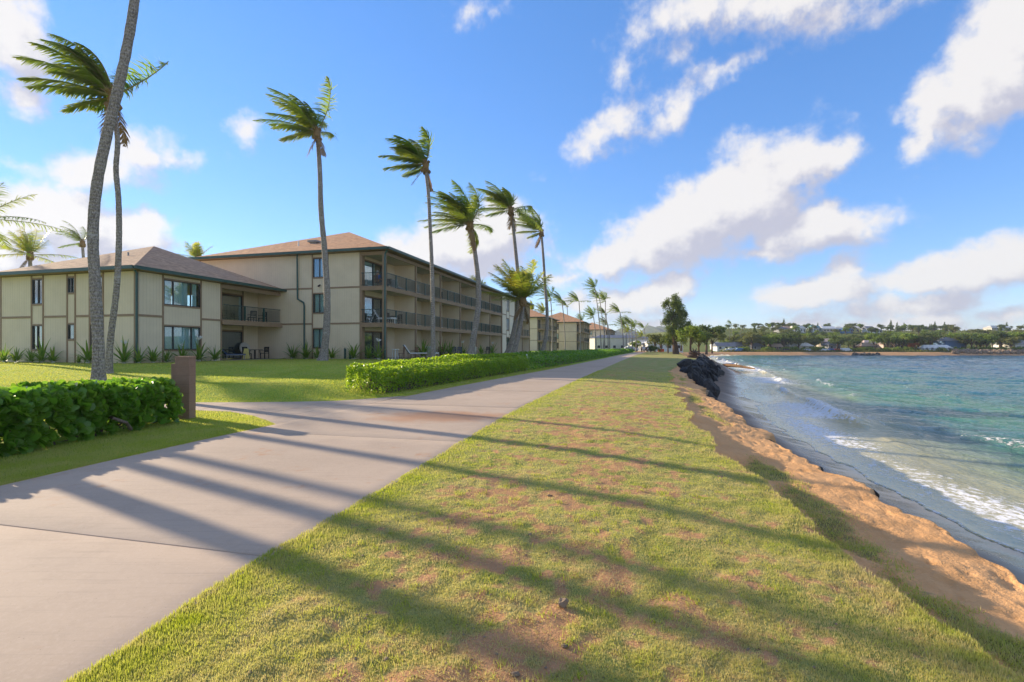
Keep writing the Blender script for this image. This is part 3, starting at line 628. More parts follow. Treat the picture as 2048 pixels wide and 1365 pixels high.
# ------------------------------------------------------------------ apartment buildings
TH = math.atan((1280 - 1024) / F); BROT = math.pi / 2 - TH
U = Vector((math.sin(TH), math.cos(TH), 0)); Vv = Vector((-math.cos(TH), math.sin(TH), 0))
PADZ = .70
C1 = Vector(((272 - 1024) / F * 28.2, 28.2, 0))
def BP(a, y, z=0): return C1 + U * a + Vv * y + Vector((0, 0, z))     # building-local to world
class Bld:
    def __init__(s, name, label, a, y, z=PADZ):
        s.r = empty(name, BP(a, y, z), BROT, label, 'building')
    def box(s, name, x0, x1, y0, y1, z0, z1, mat, parent=None):
        return MB().box(min(x0, x1), max(x0, x1), min(y0, y1), max(y0, y1), z0, z1).build(name, M[mat], parent or s.r)
    def wbox(s, name, mp, h0, h1, d0, d1, z0, z1, mat, parent=None):
        p = mp(h0, d0, z0); q = mp(h1, d1, z1)
        return s.box(name, p[0], q[0], p[1], q[1], z0, z1, mat, parent)
    def window(s, mp, h0, h1, z0, z1, mull=(.5,), cur='curtain', name='window', curfrac=None, thick=.05):
        m = MB()
        def bb(a, b, c, d, e0=-.075, e1=.018):
            p = mp(a, e0, c); q = mp(b, e1, d); m.box(min(p[0], q[0]), max(p[0], q[0]), min(p[1], q[1]), max(p[1], q[1]), c, d)
        t = thick; bb(h0, h0 + t, z0, z1); bb(h1 - t, h1, z0, z1); bb(h0 + t, h1 - t, z0, z0 + t); bb(h0 + t, h1 - t, z1 - t, z1)
        cuts = [h0 + t] + [h0 + (h1 - h0) * f for f in mull] + [h1 - t]
        for c in cuts[1:-1]: bb(c - t * .5, c + t * .5, z0 + t, z1 - t, -.07, .012)
        w = m.build(name, M['frame_dark'], s.r)
        for i in range(len(cuts) - 1):
            a, b = cuts[i] + (.0 if i == 0 else t * .5), cuts[i + 1] - (0 if i == len(cuts) - 2 else t * .5)
            s.wbox('pane', mp, a, b, -.05, -.044, z0 + t, z1 - t, 'window_glass', w)
        segs = curfrac or [(0, 1, cur)]
        for (f0, f1, cm) in segs:
            if cm is None: continue
            mm = MB(); a = h0 + (h1 - h0) * f0; b = h0 + (h1 - h0) * f1; n = max(4, int((b - a) / .07))
            for i in range(n):
                p0 = a + (b - a) * i / n; p1 = a + (b - a) * (i + 1) / n; e0 = -.10 - .035 * (i % 2); e1 = -.10 - .035 * ((i + 1) % 2)
                mm.quad(mp(p0, e0, z0 + .02), mp(p1, e1, z0 + .02), mp(p1, e1, z1 - .02), mp(p0, e0, z1 - .02))
            mm.build('curtain', M[cm], w)
        return w
    def facade(s, mp, cols, z0, z1, floors, wins, mat='siding', tw=.11, endtrim=True):
        """cols: trim lines along the wall; wins: {col: [(za, zb, mull, curtain)]}"""
        for i, c in enumerate(cols):
            if endtrim or 0 < i < len(cols) - 1: s.wbox('trim_board', mp, c - tw / 2, c + tw / 2, -.03, .035, z0 - .02, z1, 'trim')
        for i in range(len(cols) - 1):
            h0, h1 = cols[i], cols[i + 1]; ws = wins.get(i, [])
            zz = sorted([0] * 0 + [z0] + [w[0] for w in ws] + [w[1] for w in ws] + [z1]) if ws else [z0] + list(floors) + [z1]
            if not ws:
                for k in range(len(zz) - 1): s.wbox('siding_panel', mp, h0, h1, -.12, 0, zz[k], zz[k + 1], mat)
                for fz in floors: s.wbox('trim_board', mp, h0 + tw / 2, h1 - tw / 2, -.02, .028, fz - .065, fz + .065, 'trim')
            else:
                for k in range(0, len(zz) - 1, 2):
                    if zz[k + 1] - zz[k] > .02: s.wbox('siding_panel', mp, h0, h1, -.12, 0, zz[k], zz[k + 1], mat)
                for w in ws:
                    s.window(mp, h0 + tw / 2, h1 - tw / 2, w[0], w[1], w[2] if len(w) > 2 else (.5,), w[3] if len(w) > 3 else 'curtain', curfrac=w[4] if len(w) > 4 else None)
                    s.wbox('trim_board', mp, h0 + tw / 2, h1 - tw / 2, -.02, .028, w[0] - .10, w[0], 'trim')
                    s.wbox('trim_board', mp, h0 + tw / 2, h1 - tw / 2, -.02, .028, w[1], w[1] + .09, 'trim')
    def railing(s, p0, p1, z, h=1.05, posts=(), parent=None, step=.115):
        m = MB(); p0 = Vector((*p0, 0)); p1 = Vector((*p1, 0)); d = p1 - p0; L = d.length; d.normalize()
        m.bar(p0 + Vector((0, 0, z + h)), p1 + Vector((0, 0, z + h)), .05, .045); m.bar(p0 + Vector((0, 0, z + .09)), p1 + Vector((0, 0, z + .09)), .035, .035)
        n = int(L / step)
        for i in range(1, n):
            q = p0 + d * (L * i / n); m.bar(q + Vector((0, 0, z + .1)), q + Vector((0, 0, z + h - .02)), .02)
        o = m.build('railing', M['rail_green'], parent or s.r)
        for f in posts:
            q = p0 + d * L * f; MB().bar(q + Vector((0, 0, z)), q + Vector((0, 0, z + h + .03)), .085).build('rail_post', M['gutter_green'], o)
        return o
    def hiproof(s, x0, x1, y0, y1, ze, zr, mat, ridge=None, oh=.5):
        x0 -= oh; x1 += oh; y0 -= oh; y1 += oh
        if ridge is None:
            hw = min(x1 - x0, y1 - y0) / 2
            if x1 - x0 > y1 - y0: ridge = ((x0 + hw, (y0 + y1) / 2), (x1 - hw, (y0 + y1) / 2))
            else: ridge = (((x0 + x1) / 2, y0 + hw), ((x0 + x1) / 2, y1 - hw))
        a, b = (*ridge[0], zr), (*ridge[1], zr); m = MB(); t = .12
        A, B_, C, D = (x0, y0, ze), (x1, y0, ze), (x1, y1, ze), (x0, y1, ze)
        if (Vector(a) - Vector(b)).length < .3:
            c = tuple((Vector(a) + Vector(b)) / 2); [m.poly(p) for p in ((A, B_, c), (B_, C, c), (C, D, c), (D, A, c))]
        elif abs(a[0] - b[0]) > abs(a[1] - b[1]): [m.poly(p) for p in ((A, B_, b, a), (B_, C, b), (C, D, a, b), (D, A, a))]
        else: [m.poly(p) for p in ((A, B_, a), (B_, C, b, a), (C, D, b), (D, A, a, b))]
        m.poly([(p[0], p[1], ze - .004) for p in (D, C, B_, A)])
        r = m.build('roof', M[mat], s.r)
        for (p, q) in ((A, B_), (B_, C), (C, D), (D, A)):
            p = Vector(p); q = Vector(q); d = (q - p).normalized(); n = Vector((d.y, -d.x, 0))
            e = .055 if abs(d.x) > .5 else -.065
            g = MB(); o = n * .062; g.bar(p + o - d * .06 * (abs(d.x) > .5) + Vector((0, 0, -.075)), q + o + d * .06 * (abs(d.x) > .5) + Vector((0, 0, -.075)), .11, .17); g.bar(p + n * .10 + Vector((0, 0, .012)), q + n * .10 + Vector((0, 0, .012)), .05, .03)
            g.build('gutter', M['gutter_green'], r)
        sf = MB(); sf.box(x0 + .02, x1 - .02, y0 + .02, y1 - .02, ze - .17, ze - .12); sf.build('soffit', M['trim'], r)
        return r
    def lanai(s, a0, n, bw, yb, yf, floors, top, side_open=False, first_door=True, mat='siding', lod=0):
        """n bays of balconies running along the front; yb back wall, yf front edge (yf < yb)"""
        a1 = a0 + n * bw; nf = len(floors)
        for fi, z in enumerate(floors):
            zt = (floors[fi + 1] if fi + 1 < nf else top)
            for b in range(n):
                x0, x1 = a0 + b * bw, a0 + (b + 1) * bw
                if fi > 0:
                    s.box('balcony_slab', x0 + .0, x1 - .004, yf + .09, yb - .0, z - .2, z, 'soffit')
                    s.box('fascia_board', x0 + .0, x1 - .004, yf - .0, yf + .085, z - .30, z + .03, 'trim')
                    s.railing((x0 + .1, yf + .05), (x1 - .1, yf + .05), z + .03, 1.02, (.33, .67), step=.115 if lod == 0 else .3)
                else: s.box('patio', x0, x1 - .004, yf - .4, yb, -.12, .03, 'patio_floor')
                # back wall with sliding door
                mp = lambda h, d, zz, yb=yb: (h, yb - d, zz)
                dz = z + .04; h0 = x0 + .45; h1 = x0 + bw * .58; ht = dz + 2.08
                s.wbox('back_wall', mp, x0, h0, -.12, 0, z, zt - .2, mat); s.wbox('back_wall', mp, h1, x1, -.12, 0, z, zt - .2, mat); s.wbox('back_wall', mp, h0, h1, -.12, 0, ht, zt - .2, mat)
                s.wbox('trim_board', mp, h0 - .1, h0, -.02, .03, dz, ht + .1, 'trim'); s.wbox('trim_board', mp, h1, h1 + .1, -.02, .03, dz, ht + .1, 'trim'); s.wbox('trim_board', mp, h0, h1, -.02, .03, ht, ht + .1, 'trim')
                cv = random.choice(['curtain', 'curtain_dark', 'curtain', 'curtain'])
                s.window(mp, h0, h1, dz, ht, (.5,), name='sliding_door', curfrac=[(0, .45 + .3 * random.random(), cv)] if random.random() < .8 else [(0, 1, 'curtain_dark')], thick=.06)
                s.wbox('trim_board', mp, h1 + .75, h1 + .85, -.02, .03, dz, zt - .2, 'trim')
            for b in range(n + 1):
                if b == 0 and side_open: continue
                xx = a0 + b * bw
                s.box('partition_wall', xx - .07, xx + .07, yf + .14, yb, z + .002, zt - .201, mat)
                s.box('partition_end', xx - .085, xx + .085, yf + .02, yf + .14, z + (.035 if fi else .0), zt - (.305 if fi + 1 < nf else .2), 'trim')
            if side_open and fi > 0:
                s.box('fascia_board', a0 - .09, a0 - .004, yf + .0, yb - .06, z - .30, z + .03, 'trim')
                s.railing((a0 - .045, yf + .12), (a0 - .045, yb - .05), z + .03, 1.02, ())
        for b in range(n): s.box('eave_beam', a0 + b * bw, a0 + (b + 1) * bw - .004, yf, yf + .12, top - .28, top - .02, 'trim'); s.box('ceiling', a0 + b * bw, a0 + (b + 1) * bw - .004, yf + .122, yb, top - .2, top - .13, 'soffit')
        if side_open:
            s.box('corner_post', a0 - .16, a0 + .08, yf - .08, yf + .14, -.1, top - .02, 'trim')
            s.box('eave_beam', a0 - .1, a0 - .004, yf + .14, yb, top - .28, top - .02, 'trim')

# --- two storey corner building
b1 = Bld('corner_apartment_building', 'two-storey beige building with pyramid brown roof, nearest, behind the two crossing palms', 0, 0)
DW = 11.1; ET = 5.32; FL = 2.78
mp_side = lambda h, d, z: (-d, h, z)
mp_front = lambda h, d, z: (h, -d, z)
tall = [(.78, 2.26, (.52,), 'curtain', [(0, .45, 'curtain'), (.55, 1, 'curtain')]), (3.58, 5.1, (.45,), 'curtain', [(.62, .95, 'curtain_dark')])]
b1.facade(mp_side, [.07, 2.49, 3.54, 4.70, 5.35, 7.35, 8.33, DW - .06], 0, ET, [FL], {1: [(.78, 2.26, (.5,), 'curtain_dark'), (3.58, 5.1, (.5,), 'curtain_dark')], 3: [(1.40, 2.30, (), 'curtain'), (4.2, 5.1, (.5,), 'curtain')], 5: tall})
bay = [(.77, 2.22, (.25, .75), 'curtain'), (3.53, 5.06, (.25, .73), 'curtain', [(0, .22, 'curtain'), (.25, .68, 'curtain'), (.8, .92, 'curtain')])]
b1.facade(mp_front, [.07, 1.64, 4.31, 5.91], 0, ET, [FL], {1: bay})
# recessed lanai
mp_in = lambda h, d, z: (h, 2.1 - d, z)
for z, zt in ((0, FL), (FL, ET)):
    b1.wbox('back_wall', mp_in, 10.05, 11.64, -.12, 0, z, zt, 'siding'); b1.wbox('back_wall', mp_in, 5.97, 10.05, -.12, 0, z + 2.2, zt, 'siding'); b1.wbox('trim_board', mp_in, 10.0, 10.12, -.02, .035, z + .03, zt, 'trim')
    b1.wbox('trim_board', mp_in, 6.0, 10.0, -.02, .03, z + 2.12, z + 2.24, 'trim')
    b1.window(mp_in, 6.1, 10.0, z + .04, z + 2.12, (.5,), name='sliding_door', curfrac=[(.0, .06, 'curtain'), (.94, 1, 'curtain')] if z else [(0, 1, 'curtain_dark')], thick=.06)
    b1.box('recess_wall', 5.86, 5.97, .0, 2.1, z, zt, 'siding')
b1.box('balcony_slab', 5.98, 11.66, -.12, 2.09, FL - .2, FL, 'soffit'); b1.box('fascia_board', 5.85, 11.68, -.21, -.125, FL - .28, FL + .06, 'trim')
b1.railing((6.0, -.15), (11.5, -.15), FL + .06, 1.05, (.34, .68)); b1.box('eave_beam', 5.97, 11.66, -.05, .09, ET - .3, ET - .02, 'trim')
b1.box('patio', 5.98, 11.66, -.6, 2.09, -.12, .02, 'patio_floor'); b1.box('rear_wall', 0, 11.6, DW - .12, DW, 0, ET, 'siding')
b1.box('foundation', .03, 5.9, .03, DW - .03, -.5, .03, 'trim')
b1.hiproof(0, 11.2, 0, DW, ET + .2, ET + .2 + 2.62, 'shingle_brown')
MB().tube([(-.2, -.12, ET + .08), (-.09, -.16, ET - .15), (-.09, -.16, 0)], .06, 10).build('downspout', M['gutter_green'], b1.r)
MB().tube([(2.6, 4.0, ET + 1.05), (2.6, 4.0, ET + 1.75)], .05, 8).build('vent_pipe', M['grey'], b1.r)

# --- three storey block with balconies
b2 = Bld('balcony_apartment_building', 'three-storey beige building with orange-brown roof and two rows of green balcony railings', 11.7, -7.3)
fl = [0, 2.76, 5.56]; TOP = 8.22; BW = 5.42; YF = -2.06; NB_ = 6
mps = lambda h, d, z: (-d, h, z)
wn = lambda z, c: (z + .86, z + 2.36, (.55,), 'curtain', c)
b2.facade(mps, [.05, 2.9, 4.3, 15.3], 0, TOP, fl[1:], {1: [wn(0, [(0, 1, 'curtain')]), wn(fl[1], [(0, .9, 'curtain')]), wn(fl[2], [(0, .55, 'curtain_mauve'), (.6, 1, 'curtain_dark')])]})
b2.box('corner_board', -.045, .34, -.13, -.012, 0, TOP, 'trim')
b2.lanai(0, NB_, BW, 0, YF, fl, TOP, side_open=True)
xe = NB_ * BW
mpf = lambda h, d, z: (h, YF - d, z)
b2.facade(mpf, [xe + .09, xe + 2.3, xe + 3.9, xe + 7.2], 0, TOP, fl[1:], {1: [(z + .6, z + 2.3, (.5,), 'curtain', [(0, 1, 'curtain')]) for z in fl]}, 'siding_skylit')
b2.box('end_wall', xe + 7.08, xe + 7.2, YF + .002, 0, 0, TOP, 'siding')
b2.lanai(xe + 7.2, 2, BW, 0, YF, fl, TOP, lod=1)
xe2 = xe + 7.2 + 2 * BW
b2.box('rear_wall', 0, xe2, 15.3, 15.42, 0, TOP, 'siding'); b2.box('far_wall', xe2 + .08, xe2 + .2, 0, 15.3, 0, TOP, 'siding'); b2.box('dark_backing', .5, xe2, 3.0, 3.1, 0, TOP - .2, 'curtain_dark')  # last panel is a dark backing, painting the rooms' darkness behind the glass
b2.hiproof(0, xe2 + .2, YF, 15.42, TOP + .2, TOP + .2 + 3.72, 'shingle_orange')
MB().tube([(-.42, 5.35, TOP + .05), (-.16, 5.6, TOP - .2), (-.09, 5.62, 5.15), (-.12, 5.6, 4.75), (-.10, 5.05, 4.45), (-.09, 5.0, 4.2), (-.09, 5.0, 0)], .065, 10).build('downspout', M['gutter_green'], b2.r)
MB().tube([(-.36, YF - .4, TOP + .02), (-.26, YF - .14, TOP - .3), (-.26, YF - .14, 0)], .07, 10).build('downspout', M['gutter_green'], b2.r)
mm = MB(); mm.box(3.0, 3.5, 6.2, 6.8, TOP + 1.5, TOP + 1.75); mm.box(2.85, 3.65, 6.05, 6.95, TOP + 1.75, TOP + 1.9); mm.build('roof_vent', M['grey'], b2.r)
MB().tube([(2.3, 7.4, TOP + 1.0), (2.3, 7.4, TOP + 1.75)], .06, 8).build('vent_pipe', M['white'], b2.r)
MB().tube([(-.02, 3.6, fl[2] + .25), (-.16, 3.6, fl[2] + .2), (-.2, 3.6, fl[2] + .12)], [.05, .05, .09], 8).build('wall_lamp', M['dark'], b2.r)

# --- farther blocks
def far_block(name, label, px0, px1, d, nb, length_side, flo=fl, top=TOP, lod=1, eave_py=None):
    """corner post appears at px1, side wall starts left of it; d = depth of that corner"""
    W0 = Vector(((px1 - 1024) / F * d, d, 0)); rel = W0 - C1; a = rel.dot(U); y = rel.dot(Vv)
    b = Bld(name, label, a, y - YF, PADZ - .25)
    b.facade(mps, [.05, length_side * .38, length_side * .38 + 1.7, length_side], 0, top, flo[1:], {1: [(z + .8, z + 2.3, (.5,), 'curtain', [(0, .5, random.choice(['curtain', 'curtain_dark']))]) for z in flo]})
    b.lanai(0, nb, BW, 0, YF, flo, top, side_open=True, lod=lod)
    xe = nb * BW; b.box('rear_wall', 0, xe, length_side, length_side + .12, 0, top, 'siding'); b.box('far_wall', xe + .08, xe + .2, 0, length_side, 0, top, 'siding'); b.box('dark_backing', .5, xe, 3.0, 3.1, 0, top - .2, 'curtain_dark')  # dark panel added inside to stand in for unlit rooms
    b.hiproof(0, xe + .2, YF, length_side + .12, top + .2, top + 3.7, 'shingle_orange')
    return b
far_block('balcony_apartment_building', 'second three-storey building along the walk, behind the leaning young palm', 1047, 1092, 118, 3, 14)
far_block('balcony_apartment_building', 'third three-storey building, with the highest far orange roof peak', 1118, 1168, 142, 3, 14)
far_block('balcony_apartment_building', 'farthest three-storey building at the end of the row by the tall palms', 1182, 1222, 205, 6, 15)

# ------------------------------------------------------------------ palms
WIND = Vector((-1.0, .12, .05)).normalized()
def frond_arrays(base, az, el, length, nleaf, rng, wind=1.0, droop=1.0, lw=.045, ll=.75, seg=1):
    """one feather frond: returns leaf verts, faces (quads), tint, and rachis points"""
    d = Vector((math.cos(az) * math.cos(el), math.sin(az) * math.cos(el), math.sin(el))); p = Vector(base); pts = [p.copy()]; dirs = [d.copy()]
    n = 16; st = length / n
    for i in range(n):
        f = i / n
        k = (.015 + .10 * f) * wind; gd = (.006 + .055 * f ** 1.5) * droop
        d = (d + WIND * k + Vector((0, 0, -gd))).normalized(); p = p + d * st; pts.append(p.copy()); dirs.append(d.copy())
    V = []; Fq = []; T = []
    base_t = rng.random()
    for i in range(nleaf):
        f = .12 + .88 * (i + .5) / nleaf; x = f * n; k = min(int(x), n - 1); t = x - k
        P = pts[k].lerp(pts[k + 1], t); D = dirs[k].lerp(dirs[k + 1], t).normalized()
        side = D.cross(Vector((0, 0, 1)))
        if side.length < .05: side = Vector((0, 1, 0))
        side.normalize(); upv = side.cross(D).normalized()
        L = ll * (math.sin(math.pi * min(1, .12 + .86 * f)) ** .6) * (.75 + .5 * rng.random()) * (1 if f < .9 else .75)
        for sg in (-1, 1):
            ld = (D * .55 + side * sg * (.75 - .25 * f) + upv * .10 + WIND * .6 * wind * (.6 + .6 * rng.random()) + Vector((0, 0, -.30 * droop)) + Vector(rng.normal(0, .10, 3))).normalized()
            if rng.random() < .05: continue
            m1 = P + ld * L * .5; ld2 = (ld + WIND * .35 * wind + Vector((0, 0, -.30 * droop))).normalized(); e = m1 + ld2 * L * .5
            wv = ld.cross(upv); wv = wv if wv.length > .1 else ld.cross(side); wv.normalize(); wv = wv * lw
            b = len(V); V += [P - wv * .45, P + wv * .45, m1 + wv * .5, m1 - wv * .5, e + wv * .08, e - wv * .08]
            Fq += [(b, b + 1, b + 2, b + 3), (b + 3, b + 2, b + 4, b + 5)]
            tt = np.clip(base_t * .5 + rng.normal(.12, .12) + (.35 if f > .93 else 0), 0, 1); T += [tt] * 4 + [min(1, tt + .25)] * 2
    return V, Fq, T, pts
def frond_dirs(n, rng, lean=.0, spread=1.0, wind=1.0):
    """spread of fronds; wind gathers them upwards and to the lee side"""
    out = []
    for i in range(n):
        f = (i + .5) / n
        el = R(86 - 100 * f ** 1.25 * spread) + rng.normal(0, .10); az = i * 2.39996 + rng.normal(0, .2)
        d = Vector((math.cos(az) * math.cos(el), math.sin(az) * math.cos(el), math.sin(el)))
        k = .75 * min(wind, 1.3)
        if rng.random() < .87: d = d + WIND * k + Vector((0, 0, .55 * min(wind, 1.2) * (1 - .8 * f)))
        d.normalize(); out.append((math.atan2(d.y, d.x), math.asin(d.z)))
    return out
def trunk_mesh(pts, r0, r1, nseg=40, flare=1.7, sides=14, rng=None):
    """smooth tapered tube through pts (Catmull-Rom) with ring scars"""
    P = [Vector(p) for p in pts]; P = [P[0] * 2 - P[1]] + P + [P[-1] * 2 - P[-2]]
    out = []; rad = []; N_ = nseg
    tot = len(P) - 3
    for i in range(N_ + 1):
        x = i / N_ * tot; k = min(int(x), tot - 1); t = x - k; p0, p1, p2, p3 = P[k:k + 4]
        q = .5 * ((2 * p1) + (-p0 + p2) * t + (2 * p0 - 5 * p1 + 4 * p2 - p3) * t * t + (-p0 + 3 * p1 - 3 * p2 + p3) * t ** 3)
        out.append(q); f = i / N_
        rr = r0 + (r1 - r0) * f ** .7; rr *= 1 + (flare - 1) * math.exp(-f * N_ / 40 * 26 * (nseg / 40) ** 0) + .035 * math.sin(i * 2.4) * (i > 0)
        rad.append(rr * (1 + (rng.normal(0, .018) if rng is not None else 0)))
    m = MB(); m.tube(out, rad, sides); return m.mesh('trunk', True), out[-1]
def palm(name, label, pxs, d, r0, r1, nf=18, flen=4.2, nleaf=64, seed=1, young=False, group=None, base=None, parts=True, wind=1.0, ll=.85, lw=.05, crown=True, droop=1., spread=1., dtop=None):
    """pxs: trunk polyline in photograph pixels from the base up, at depth d"""
    rng = np.random.default_rng(seed)
    W_ = [pix(px, py, d + ((dtop or d) - d) * i / max(1, len(pxs) - 1)) for i, (px, py) in enumerate(pxs)]
    if base is not None: W_[0] = Vector(base)
    b = W_[0].copy(); loc = [w - b for w in W_]; loc[0] = Vector((0, 0, -.15))
    root = empty(name, b, 0, label, 'palm tree', group)
    tm, top = trunk_mesh(loc, r0, r1, 60 if parts else 26, 1.75 if parts else 1.3, 14 if parts else 7, rng)
    link('trunk', tm, M['palm_bark'], root)
    if not crown: return root, top
    mat = M['palm_leaf_young' if young else 'palm_leaf']
    fib = MB(); fib.tube([top + Vector((0, 0, -.35)), top, top + Vector((0, 0, .35)), top + Vector((-.05, 0, .8))], [r1 * 1.1, r1 * 2.1, r1 * 1.7, .03], 8)
    for k in range(9):
        a = k * 2.4; fib.bar(top + Vector((0, 0, .1)), top + Vector((math.cos(a) * .28, math.sin(a) * .28, .45)), .07)
    for k in range(6):
        a = k * 1.1 + 1; c = top + Vector((math.cos(a) * .25, math.sin(a) * .25, -.12 - .1 * (k % 2))); fib.tube([c + Vector((0, 0, .13)), c, c - Vector((0, 0, .13))], [.03, .11, .03], 6)
    fib.build('crown_heart', M['palm_fibre'], root)
    allV = []; allF = []; allT = []
    for (az, el) in frond_dirs(nf, rng, spread=spread, wind=wind):
        L = flen * (.8 + .35 * rng.random()) * (.75 if el > 1.2 else 1)
        V, Fq, T, rp = frond_arrays(top + Vector((0, 0, .25)), az, el, L, nleaf, rng, wind * (.8 + .4 * rng.random()), droop, lw, ll)
        if parts:
            fr_ = link('frond', fast_mesh('frond', np.array([tuple(v) for v in V]), np.array(Fq), {'tint': T}), mat, root)
            rm = MB(); rm.tube(rp[::2], list(np.linspace(.038, .008, len(rp[::2]))), 5); rm.build('rachis', M['palm_rachis'], fr_, True)
        else:
            o = len(allV); allV += V; allF += [tuple(i + o for i in f) for f in Fq]; allT += T
            for q0, q1 in zip(rp[:-1:3], rp[3::3]):
                s_ = Vector((0, 0, .03)); o = len(allV); allV += [q0 - s_, q1 - s_, q1 + s_, q0 + s_]; allF.append((o, o + 1, o + 2, o + 3)); allT += [.6] * 4
    if parts and nf > 17:
        for q_ in range(2):
            V, Fq, T, rp = frond_arrays(top + Vector((0, 0, .05)), rng.random() * 6.28, R(-52 - 15 * q_), flen * .55, 26, rng, .25, 1.2, lw, ll * .6)
            link('dead_frond', fast_mesh('dead_frond', np.array([tuple(v) for v in V]), np.array(Fq), {'tint': T}), M['palm_fibre'], root)
    if not parts: link('crown', fast_mesh('crown', np.array([tuple(v) for v in allV]), np.array(allF), {'tint': allT}), mat, root)
    return root, top
def gpt(px, py): 
    p = hit_lawn(px, py); return p
p = gpt(197, 767)
palm('coconut_palm', 'thick grey palm trunk curving up out of the top of the picture', [(197, 767), (197, 700), (191, 580), (186, 470), (194, 370), (214, 270), (236, 180), (255, 90), (268, 10), (275, -70), (280, -150), (284, -230)], p.y, .185, .14, 23, 4.4, 62, 3, base=p)
p = gpt(217, 747)
palm('coconut_palm', 'slender palm standing behind the thick curving trunk, crown blown left', [(217, 747), (221, 680), (233, 580), (238, 480), (237, 400), (232, 340), (235, 280), (226, 205)], p.y, .135, .095, 24, 3.4, 62, 5, base=p, wind=1.15)
p = gpt(645, 723)
palm('coconut_palm', 'tall palm in front of the windowed side wall of the balcony building', [(645, 723), (653, 660), (654, 580), (649, 500), (642, 420), (640, 350), (637, 300), (634, 272)], 33.4, .27, .125, 24, 3.5, 62, 8, base=pix(645, 723, 33.4), wind=1.0)
palm('coconut_palm', 'palm with bare grey trunk before the first balconies, crown bent left', [(866, 722), (866, 640), (864, 540), (860, 450), (857, 390), (851, 337)], 31.5, .155, .10, 18, 2.75, 62, 13, base=pix(866, 722, 31.5), wind=1.35)
palm('coconut_palm', 'bushy palm with thick trunk leaning right at its foot before the balconies', [(940, 712), (947, 675), (956, 620), (957, 570), (951, 515), (945, 475), (940, 455)], 36, .25, .14, 30, 3.5, 62, 21, base=pix(940, 712, 36), wind=1.0)
palm('coconut_palm', 'tall thin palm rising through the young palm crown', [(1014, 709), (1026, 670), (1034, 620), (1036, 560), (1031, 500), (1026, 455), (1022, 425)], 45, .25, .125, 22, 3.5, 62, 25, base=pix(1014, 709, 45), wind=1.1)
palm('coconut_palm', 'low young palm with yellow-green fan crown leaning over the hedge', [(1026, 711), (1036, 672), (1043, 635), (1046, 606)], 43, .26, .17, 34, 3.6, 62, 31, True, base=pix(1026, 711, 43), wind=.35, ll=1.0, droop=.7, spread=.85)
palm('coconut_palm', 'slim palm standing right of the young palm, small crown', [(1084, 707), (1093, 665), (1094, 620), (1090, 570), (1087, 520), (1083, 468)], 56, .24, .13, 18, 3.4, 62, 37, base=pix(1084, 707, 56), wind=1.25)
# palms behind the corner building and left of the frame
palm('coconut_palm', 'spreading pale palm crown above the left end of the brown roof', [(62, 640), (62, 580), (60, 515)], 52, .22, .16, 20, 3.6, 36, 41, True, base=pix(62, 716, 52), wind=.45)
palm('coconut_palm', 'small dark palm above the roof beside the thick curving trunk', [(170, 640), (169, 560), (165, 490)], 62, .22, .15, 13, 3.8, 34, 43, base=pix(170, 715, 62), wind=1.2)
palm('coconut_palm', 'yellow palm top peeking out between the two roofs', [(397, 640), (396, 560), (394, 521)], 66, .22, .18, 16, 2.7, 30, 47, True, base=pix(397, 712, 66), wind=.2)
palm('coconut_palm', 'palm top peeking over the balcony building roof', [(968, 640), (966, 600), (964, 580)], 72, .2, .15, 10, 3.2, 30, 53, True, base=pix(968, 712, 72), wind=.9)
palm('coconut_palm', 'palm crown blown into view at the left edge of the picture', [(-70, 730), (-62, 600), (-52, 480), (-45, 445)], 32, .22, .13, 15, 4.4, 38, 59, base=pix(-70, 722, 32), wind=.1)
# palms that stand left of the picture; their trunks throw the long shadows over the walk
sdir = Vector((-math.cos(R(SUN_AZ)), math.sin(R(SUN_AZ)), 0))
for k, (x0, y0, t_, hh, r_) in enumerate([(-5.85, 6.02, 11, 13, .21), (-5.6, 6.82, 16, 14, .19), (-5.6, 7.56, 23, 14.5, .18), (-5.46, 9.2, 19, 15, .18)]):
    q = Vector((x0, y0, 0)) + sdir * t_; q.z = float(lawn_z(q.x, q.y)); rng = np.random.default_rng(70 + k)
    root = empty('coconut_palm', q, 0, ['palm left of the picture throwing the lowest shadow over the walk', 'palm left of the picture throwing the second shadow over the walk', 'palm left of the picture throwing the third shadow over the walk', 'palm left of the picture throwing the fourth shadow over the walk'][k], 'palm tree')
    tm, top = trunk_mesh([(0, 0, -.1), (.15, .1, hh * .35), (-.1, .2, hh * .7), (-.25, .1, hh)], r_, r_ * .65, 40, 1.6, 12, rng); link('trunk', tm, M['palm_bark'], root)
    VV = []; FF = []; TT = []
    for (az, el) in frond_dirs(13, rng):
        V, Fq, T, rp = frond_arrays(top, az, el, 3.6, 30, rng, 1.1, 1., .05, .7); o = len(VV); VV += V; FF += [tuple(i + o for i in f) for f in Fq]; TT += T
    link('crown', fast_mesh('crown', np.array([tuple(v) for v in VV]), np.array(FF), {'tint': TT}), M['palm_leaf'], root)
